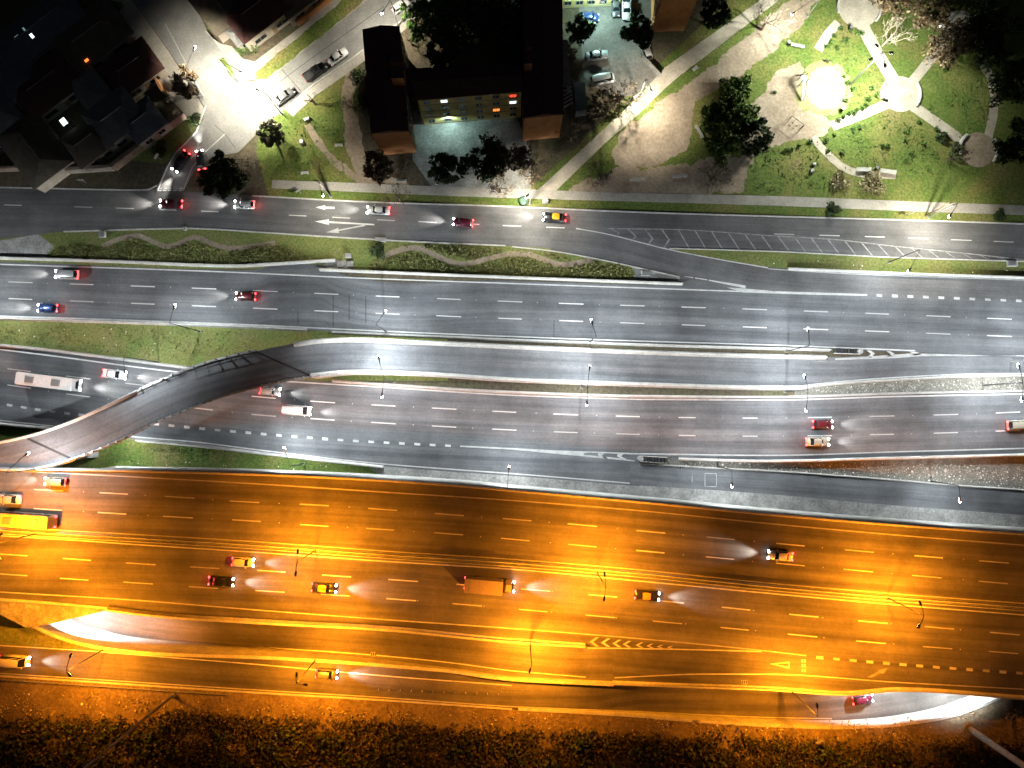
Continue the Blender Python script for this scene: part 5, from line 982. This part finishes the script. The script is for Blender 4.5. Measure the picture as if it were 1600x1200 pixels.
# service road (traffic runs left)
car((270, 320), 178, 'sedan', RED, 'red sedan on the service road below the street mouth'); car((384, 321), 178, 'hatch', WHT, 'white hatchback on the service road below the dense dark tree')
car((592, 330), 177, 'sedan', SLV, 'silver sedan on the service road right of the lane arrows'); car((724, 349), 174, 'hatch', MRN, 'magenta-red hatchback on the service road above the long flower bed'); car((866, 341), 177, 'sedan', BLK, 'black taxi with yellow roof on the service road', roof=YEL)
car((285, 254), -124, 'sedan', BLK, 'black sedan leaving the side street with red tail lights'); car((316, 252), 100, 'hatch', GRY, 'grey hatchback entering the side street beside the dense dark tree')
# upper highway (runs left)
car((108, 430), 178, 'suv', SLV, 'silver car in the top lane of the upper highway at left'); car((78, 482), 178, 'hatch', BLU, 'blue hatchback in the bottom lane of the upper highway at left'); car((386, 464), 178, 'hatch', RED, 'red hatchback in the middle lane of the upper highway')
# lower highway (runs right)
bus((85, 597), -7, 11.5, WHT, 'long white bus with bright headlights on the lower highway at left', .03); car((182, 585), -7, 'sedan', WHT, 'white sedan in front of the bus beside the grassy median'); car((466, 641), -4, 'van', WHT, 'white van on the lower highway just right of the ramp bridge'); car((424, 611), -6, 'hatch', SLV, 'silver hatchback half under the ramp bridge on the lower highway')
car((1283, 663), 0, 'hatch', RED, 'red hatchback in the middle lane of the lower highway at right', .54); car((1275, 690), 0, 'sedan', TAN, 'beige sedan in the bottom lane of the lower highway at right', .54); car((1588, 664), 2, 'suv', TAN, 'beige car on the lower highway cut by the right edge', .54)
# expressway (upper half runs left, lower half right)
ZE = ZD+.01
car((90, 752), 177, 'hatch', TAN, 'beige hatchback in the top lane of the expressway at left', ZE); bus((48, 811), 176, 10.5, ORG, 'pale beige bus beside the expressway median at the left edge', ZE); car((18, 779), 177, 'sedan', SLV, 'silver sedan in the middle expressway lane at the left edge', ZE)
car((1217, 867), 175, 'sedan', WHT, 'white sedan in the upper expressway half at right', ZE); car((382, 877), -4, 'hatch', WHT, 'white hatchback in the expressway lane under the left median lamp', ZE); car((348, 907), -4, 'sedan', BLK, 'black sedan behind the yellow-roofed taxi on the expressway', ZE)
car((508, 917), -4, 'sedan', BLK, 'black taxi with yellow roof in the middle of the lower expressway half', ZE, roof=YEL); bus((765, 912), -5, 9.0, ORG, 'pale beige box truck on the lower expressway half', ZE, kind='truck'); car((1010, 929), -5, 'sedan', BLK, 'black taxi with yellow roof below the right-of-centre median lamp', ZE, roof=YEL)
car((28, 1030), -4, 'van', WHT, 'white van on the lowest road at the left edge', ZB+.04); car((512, 1051), -4, 'hatch', GRY, 'grey hatchback on the lowest road beside the orange lamp', ZB+.04); car((1345, 1090), 8, 'hatch', MRN, 'dark red hatchback about to pass under the expressway at lower right', ZL(1345)+.05)
# parked cars
PK = 'parked cars'
car((529, 91), 36, 'sedan', WHT, 'white sedan parked on the side street, front of the pair', .04, False, group=PK); car((494, 115), 36, 'pickup', BLK, 'black pickup parked behind the white sedan', .04, False, group=PK); car((446, 153), 38, 'sedan', GRY, 'dark grey sedan parked alone near the bright junction', .04, False, group=PK); car((627, 12), 36, 'hatch', WHT, 'white hatchback parked at the top of the side street', .04, False, group=PK)
car((932, 89), 8, 'sedan', SLV, 'silver sedan parked at the left of the parking yard', .03, False, group=PK); car((1009, 82), 105, 'hatch', WHT, 'white hatchback parked below the round dark tree', .03, False, group=PK); car((941, 127), 12, 'van', WHT, 'white van parked at the lower left of the parking yard', .03, False, group=PK, s=.92)
car((961, 14), -87, 'hatch', GRY, 'grey hatchback parked at the top of the parking yard', .03, False, group=PK); car((978, 15), -90, 'pickup', WHT, 'white pickup parked beside the grey hatchback', .03, False, group=PK); car((920, 30), 0, 'hatch', BLU, 'blue hatchback parked in the dark corner of the parking yard', .03, False, group=PK)

# ================================================================== SMALL THINGS
def bench(px, ang, label, L=2.4, mat=None, w=.5):
    c = P(*px, 0); root = tag(empty('bench', (c.x, c.y, 0.03), R(ang)), label, 'bench'); mt = mat or M_conc
    mb = MB(); mb.box((0, 0, .45), (L, w, .12)); mb.build('seat', mt, root)
    for s in (-1, 1): mb = MB(); mb.box((s*L*.38, 0, .195), (.25, w*.9, .39)); mb.build('leg', mt, root)
for px, a, lab, L, w in (((1348, 266), 0, 'left concrete bench of the pair beside the dry shrubs', 3.0, .8), ((1386, 269), -8, 'right concrete bench of the pair beside the dry shrubs', 3.2, .8), ((995, 281), 3, 'pale bench on the dark lawn, left of two above the sidewalk', 3.1, .5), ((1061, 276), 3, 'pale bench on the dark lawn, right of two above the sidewalk', 3.1, .5), ((1092, 207), -62, 'pale bench at the edge of the dirt clearing beside the thicket', 3.0, .6), ((1164, 129), 82, 'pale bench at the top of the thicket', 2.8, .5), ((1245, 73), -12, 'white bench at the top of the playground', 2.8, .6), ((1086, 108), 40, 'small pale bench between the two diagonal paths', 1.0, .7), ((530, 228), 2, 'pale bench on the dim lawn left of the ochre end wall', 1.6, .5), ((477, 271), 4, 'pale bench on the lawn above the service sidewalk', 1.6, .5)):
    bench(px, a, lab, L, w=w)
def box_thing(px, size, label, name, cat, ang=0, mat=None, z=0.0):
    c = P(*px, 0); root = tag(empty(name, (c.x, c.y, z), R(ang)), label, cat); mb = MB(); mb.box((0, 0, size[2]/2), size, 0, .96); mb.build('cabinet', mat or M_conc, root); mb = MB(); mb.box((0, 0, size[2]+.03), (size[0]*.8, size[1]*.8, .05)); mb.build('lid', M_metal, root); return root
for px, sz, lab, ang in (((161, 367), (1.3, 1.2, .5), 'pale utility pit with lid on the left verge', 0), ((290, 358), (.5, .7, .6), 'small pale utility box on the verge below the service road', 0), ((595, 375), (2.2, .8, .5), 'long pale drain box at the kerb above the flower bed', -3), ((545, 400), (1.1, .8, .9), 'pale utility cabinet beside the lay-by', 0), ((532, 413), (1.2, 1.0, .4), 'left utility pit on the lay-by paving', 0), ((548, 412), (1.2, 1.0, .4), 'right utility pit on the lay-by paving', 0), ((1009, 427), (1.9, 1.1, .25), 'flat utility pit on the paved nose', 0), ((1268, 267), (.7, .6, .5), 'lower of two small pale boxes on the lawn', 8), ((1271, 257), (.7, .5, .5), 'upper of two small pale boxes on the lawn', 8), ((480, 187), (1.3, .6, .5), 'pale box on the lawn beside the dirt track', 25), ((472, 222), (.7, .9, .5), 'small pale box on the dark lawn', 5), ((852, 315), (1.2, .9, .8), 'pale utility cabinet beside the lamp with white pole', 0), ((1580, 412), (2.0, 1.2, .3), 'pale concrete pad on the slip road island', 0), ((627, 283), (2.2, .5, .4), 'long pale block on the verge below the brown-leaved tree', 0), ((683, 287), (.7, .5, .4), 'small pale block on the verge below the dark yard trees', 0)):
    box_thing(px, sz, lab, 'utility_box', 'utility box', ang)
tag(profile_run('utility_pad', [P(1575, 412, .01), P(1590, 412, .01)], [(-.5, 0), (.5, 0), (.5, .1), (-.5, .1)], M_conc), 'thin concrete slab edge on the slip road island', 'slab')
c = P(818, 316, 0); root = tag(empty('waste_skip', (c.x, c.y, 0)), 'round dark green waste container beside the lamp with white pole', 'waste container'); mb = MB(); mb.tube([(0, 0, 0), (0, 0, 1.2)], [.75, .9], 14); mb.build('drum', L_dark and paint('green_plastic', (.03, .07, .05), .5), root); mb = MB(); mb.tube([(0, 0, 1.204), (0, 0, 1.35)], [.92, .6], 14); mb.build('lid', MATS['green_plastic'], root)
# playground
def slide():
    c = P(1250, 133, 0); root = tag(empty('playground_slide', (c.x, c.y, 0), R(96)), 'playground slide with ladder and blue platform beside the bright sand pit', 'slide')
    mb = MB(); mb.box((.4, 0, 2.0), (1.2, 1.1, .1)); mb.build('platform', paint('blue_panel', (.30, .36, .62), .4), root)
    mb = MB(); mb.box((-1.6, 0, 1.0), (3.4, .6, .06)); v = mb.v; mb.v = [(x, y, (2.0 if x > -1 else .3)+(z-1.0)) for x, y, z in v]; mb.build('chute', M_metal, root)
    for s in (-.5, .5):
        mb = MB(); mb.tube([(-.2, s, 0), (-.2, s, 2.9)], [.07, .07], 6); mb.tube([(1.0, s, 0), (1.0, s, 2.9)], [.07, .07], 6); mb.build('post', M_dkmetal, root); mb = MB(); mb.tube([(2.2, s, 0), (1.0, s, 2.0)], [.06, .06], 6); mb.build('ladder_rail', M_dkmetal, root); mb = MB(); mb.tube([(-3.3, s*.7, .5), (-.2, s*.7, 2.3)], [.05, .05], 6); mb.build('chute_rail', M_dkmetal, root)
    for k in range(6): mb = MB(); mb.tube([(2.1-k*.2, -.5, .17+k*.33), (2.1-k*.2, .5, .17+k*.33)], [.04, .04], 5); mb.build('rung', M_dkmetal, root)
slide()
def frame_thing(px, ang, L, h, label, name, cat, seats=2):
    c = P(*px, 0); root = tag(empty(name, (c.x, c.y, 0), R(ang)), label, cat); mb = MB(); mb.tube([(-L/2, 0, h), (L/2, 0, h)], [.06, .06], 6); mb.build('top_bar', M_dkmetal, root)
    for s in (-1, 1):
        for t in (-1, 1): mb = MB(); mb.tube([(s*L/2, t*.9, 0), (s*L/2, 0, h)], [.06, .05], 6); mb.build('leg', M_dkmetal, root)
    for k in range(seats):
        x = -L/2+L*(k+1)/(seats+1); sw = MB(); sw.box((x, 0, .5), (.5, .22, .05)); so = sw.build('seat', M_rubber, root)
        for t in (-.22, .22): mb = MB(); mb.tube([(x+t, 0, .5), (x+t, 0, h)], [.015, .015], 4); mb.build('chain', M_metal, so)
frame_thing((1240, 196), -38, 3.0, 2.3, 'dark swing frame on the playground dirt', 'swing_frame', 'swing')
def rocker():
    c = P(1292, 99, 0); root = tag(empty('exercise_machine', (c.x, c.y, 0), R(-40)), 'small dark exercise machine at the top of the bright sand pit', 'exercise machine'); mb = MB(); mb.tube([(0, 0, 0), (0, 0, 1.6)], [.1, .08], 8); mb.build('column', M_dkmetal, root)
    mb = MB(); mb.tube([(0, 0, 1.3), (.9, .2, 1.0)], [.05, .05], 6); mb.build('handle', M_dkmetal, root); mb = MB(); mb.box((-.5, 0, .6), (.6, .4, .08)); mb.build('seat', M_rubber, root)
rocker()
for px, lab in (((1327, 46), 'dark litter bin at the path fork below the top plaza'), ((1381, 156), 'dark litter bin on the left rim of the round plaza'), ((1314, 172), 'dark litter bin below the sand pit'), ((1230, 69), 'dark litter bin beside the white playground bench'), ((1367, 264), 'dark litter bin between the two concrete benches')):
    c = P(*px, 0); root = tag(empty('litter_bin', (c.x, c.y, 0.02)), lab, 'litter bin'); mb = MB(); mb.tube([(0, 0, 0), (0, 0, .9)], [.26, .32], 10); mb.build('drum', M_dkmetal, root); mb = MB(); mb.tube([(0, 0, .9), (0, 0, .95)], [.35, .35], 10); mb.build('rim', M_metal, root)
# crash cushions at the two gore noses
def cushion(px0, px1, z, label, n=8):
    a, b = P(*px0, z), P(*px1, z); d = b-a; L = d.length; root = tag(empty('crash_cushion', a, math.atan2(d.y, d.x)), label, 'crash cushion')
    for k in range(n): mb = MB(); mb.box((L*(k+.5)/n, 0, .45), (L/n*.6, .95, .8)); mb.build('cell', M_dkmetal if k % 2 else M_rubber, root)
    for s in (-1, 1): mb = MB(); mb.box((L/2, s*.55, .55), (L, .1, .5)); mb.build('side_rail', M_conc, root)
    mb = MB(); mb.tube([(L, 0, 0), (L, 0, .9)], [.6, .55], 12); mb.build('nose', M_concd, root)
cushion((1301, 548), (1341, 549.5), .06, 'striped crash cushion at the gore beside the upper highway'); cushion((1042, 719), (1000, 716.5), .03, 'striped crash cushion at the gore above the exit road')
def grate(px, size, label, z=.05):
    c = P(*px, z); root = tag(empty('drain_grate', c), label, 'drain grate'); mb = MB(); mb.box((0, 0, .015), (size[0], size[1], .02)); mb.build('frame', M_concd, root)
    n = max(2, int(size[0]/.35))
    for k in range(n): mb = MB(); mb.box((-size[0]/2+size[0]*(k+.5)/n, 0, .035), (size[0]/n*.62, size[1]*.75, .02)); mb.build('bar', M_dkmetal, root)
for px, sz, lab, z in (((1281, 561.5), (3.2, .8, 0), 'long drain grate at the ramp edge below the crash cushion', .06), ((1050, 714), (2.4, .6, 0), 'drain grate beside the lower crash cushion', .12), ((1066, 730.5), (1.1, .6, 0), 'small drain grate at the edge of the exit road', .03), ((584, 1022), (1.1, .8, 0), 'drain grate on the merging lane barrier line', ZA(584)+.02), ((1163, 1066), (1.1, .7, 0), 'small drain grate on the expressway edge', ZD+.01)):
    grate(px, sz, lab, z)
for k in range(12):
    u = 592+k*17; c = P(u, 1076+k*0.6, ZL(u)); root = tag(empty('delineator_post', c), ORD[k]+' thin delineator post from the left along the lowest road', 'post', 'delineator posts'); mb = MB(); mb.tube([(0, 0, 0), (0, 0, .8)], [.05, .05], 6); mb.build('tube', M_white, root); mb = MB(); mb.tube([(0, 0, 0), (0, 0, .06)], [.12, .1], 8); mb.build('foot', M_rubber, root)
# steel guard rail with posts at lower left
def guard(pts, posts, label):
    o = P(*pts[0], ZB); root = tag(empty('guard_rail', o), label, 'guard rail'); ln = [p-o for p in path3(pts, ZB, 10)]
    profile_run('beam', ln, [(-.05, .5), (.05, .5), (.02, .62), (.05, .75), (-.05, .75), (-.08, .62)], M_metal, root); f = cubic(pts)
    for k in range(posts): u = pts[0][0]+(pts[-1][0]-pts[0][0])*(k+.5)/posts; c = P(u, f(u), ZB)-o; mb = MB(); mb.box((c.x, c.y-.08, .35), (.12, .12, .75)); mb.build('post', M_metal, root)
guard([(0, 1060), (100, 1066.5), (200, 1073), (362, 1084)], 24, 'steel guard rail with posts below the lowest road at left')
# tall monopoles whose tops reach past the frame
def monopole(px, h, r0, r1, label, mat):
    c = P(*px, ZB); root = tag(empty('monopole_mast', (c.x, c.y, ZB)), label, 'mast'); mb = MB(); mb.tube([(0, 0, 0), (0, 0, .5)], [r0*1.8, r0*1.7], 14); mb.build('footing', M_concd, root); mb = MB(); mb.tube([(0, 0, .4), (0, 0, h*.5), (0, 0, h)], [r0, (r0+r1)/2, r1], 16); mb.build('column', mat, root, True)
    mb = MB(); mb.tube([(0, 0, h), (0, 0, h+.3)], [r1*1.5, r1*1.5], 14); mb.build('cap', M_metal, root)
monopole((1514, 1138), 24, .62, .5, 'thick pale mast leaning out of the lower right corner', M_conc); monopole((271, 1086), 30, .26, .2, 'thin tall mast on the bank at lower left', M_render)
def sign(px, h, ang, label, w=1.2):
    zz = ZB if px[1] > 1000 else 0; c = P(*px, zz); root = tag(empty('road_sign', (c.x, c.y, zz), R(ang)), label, 'road sign'); mb = MB(); mb.tube([(0, 0, 0), (0, 0, h)], [.06, .05], 6); mb.build('post', M_metal, root); mb = MB(); mb.box((0, -.07, h-.4), (w, .05, .8)); mb.build('panel', M_metal, root)
for px, h, a, lab in (((1270, 1148), 3.0, 30, 'small road sign on posts at the bottom beside the curved white wall'), ((1145, 1132), 2.6, 60, 'small road sign on the bank below the lowest road'), ((135, 286), 2.4, 5, 'small green road sign on the frontage at left'), ((470, 302), 2.2, 30, 'small pale sign on the verge at the service sidewalk'), ((1415, 337), 2.2, 10, 'small pale sign on the verge at right'), ((252, 250), 2.5, 60, 'pale sign on the frontage verge beside the black sedan')):
    sign(px, h, a, lab)
for px, h, lab in (((517, 306), 9, 'dark timber utility pole on the verge above the lane arrows'), ((1449, 338), 8, 'dark utility pole on the verge beside the right service lamp')):
    c = P(px[0]-3, px[1]-1, 0); root = tag(empty('utility_pole', (c.x, c.y, 0)), lab, 'utility pole'); mb = MB(); mb.tube([(0, 0, 0), (0, 0, h)], [.16, .11], 8); mb.build('shaft', M_bark, root); mb = MB(); mb.box((0, 0, h-.5), (1.8, .12, .14)); mb.build('crossarm', M_wood, root)
c = P(1003, 133, 0); wall_run([(988, 158), (1001, 150)], 0, 1.6, .25, M_render, 'short pale gate wall beside the park lamp', 'gate_wall')
tag(profile_run('chain_link_fence', [P(1030, 122, 0), P(1002, 92, 0), P(1018, 40, 0)], [(-.03, 0), (.03, 0), (.03, 1.8), (-.03, 1.8)], M_concd), 'low wall along the right side of the parking yard', 'wall')
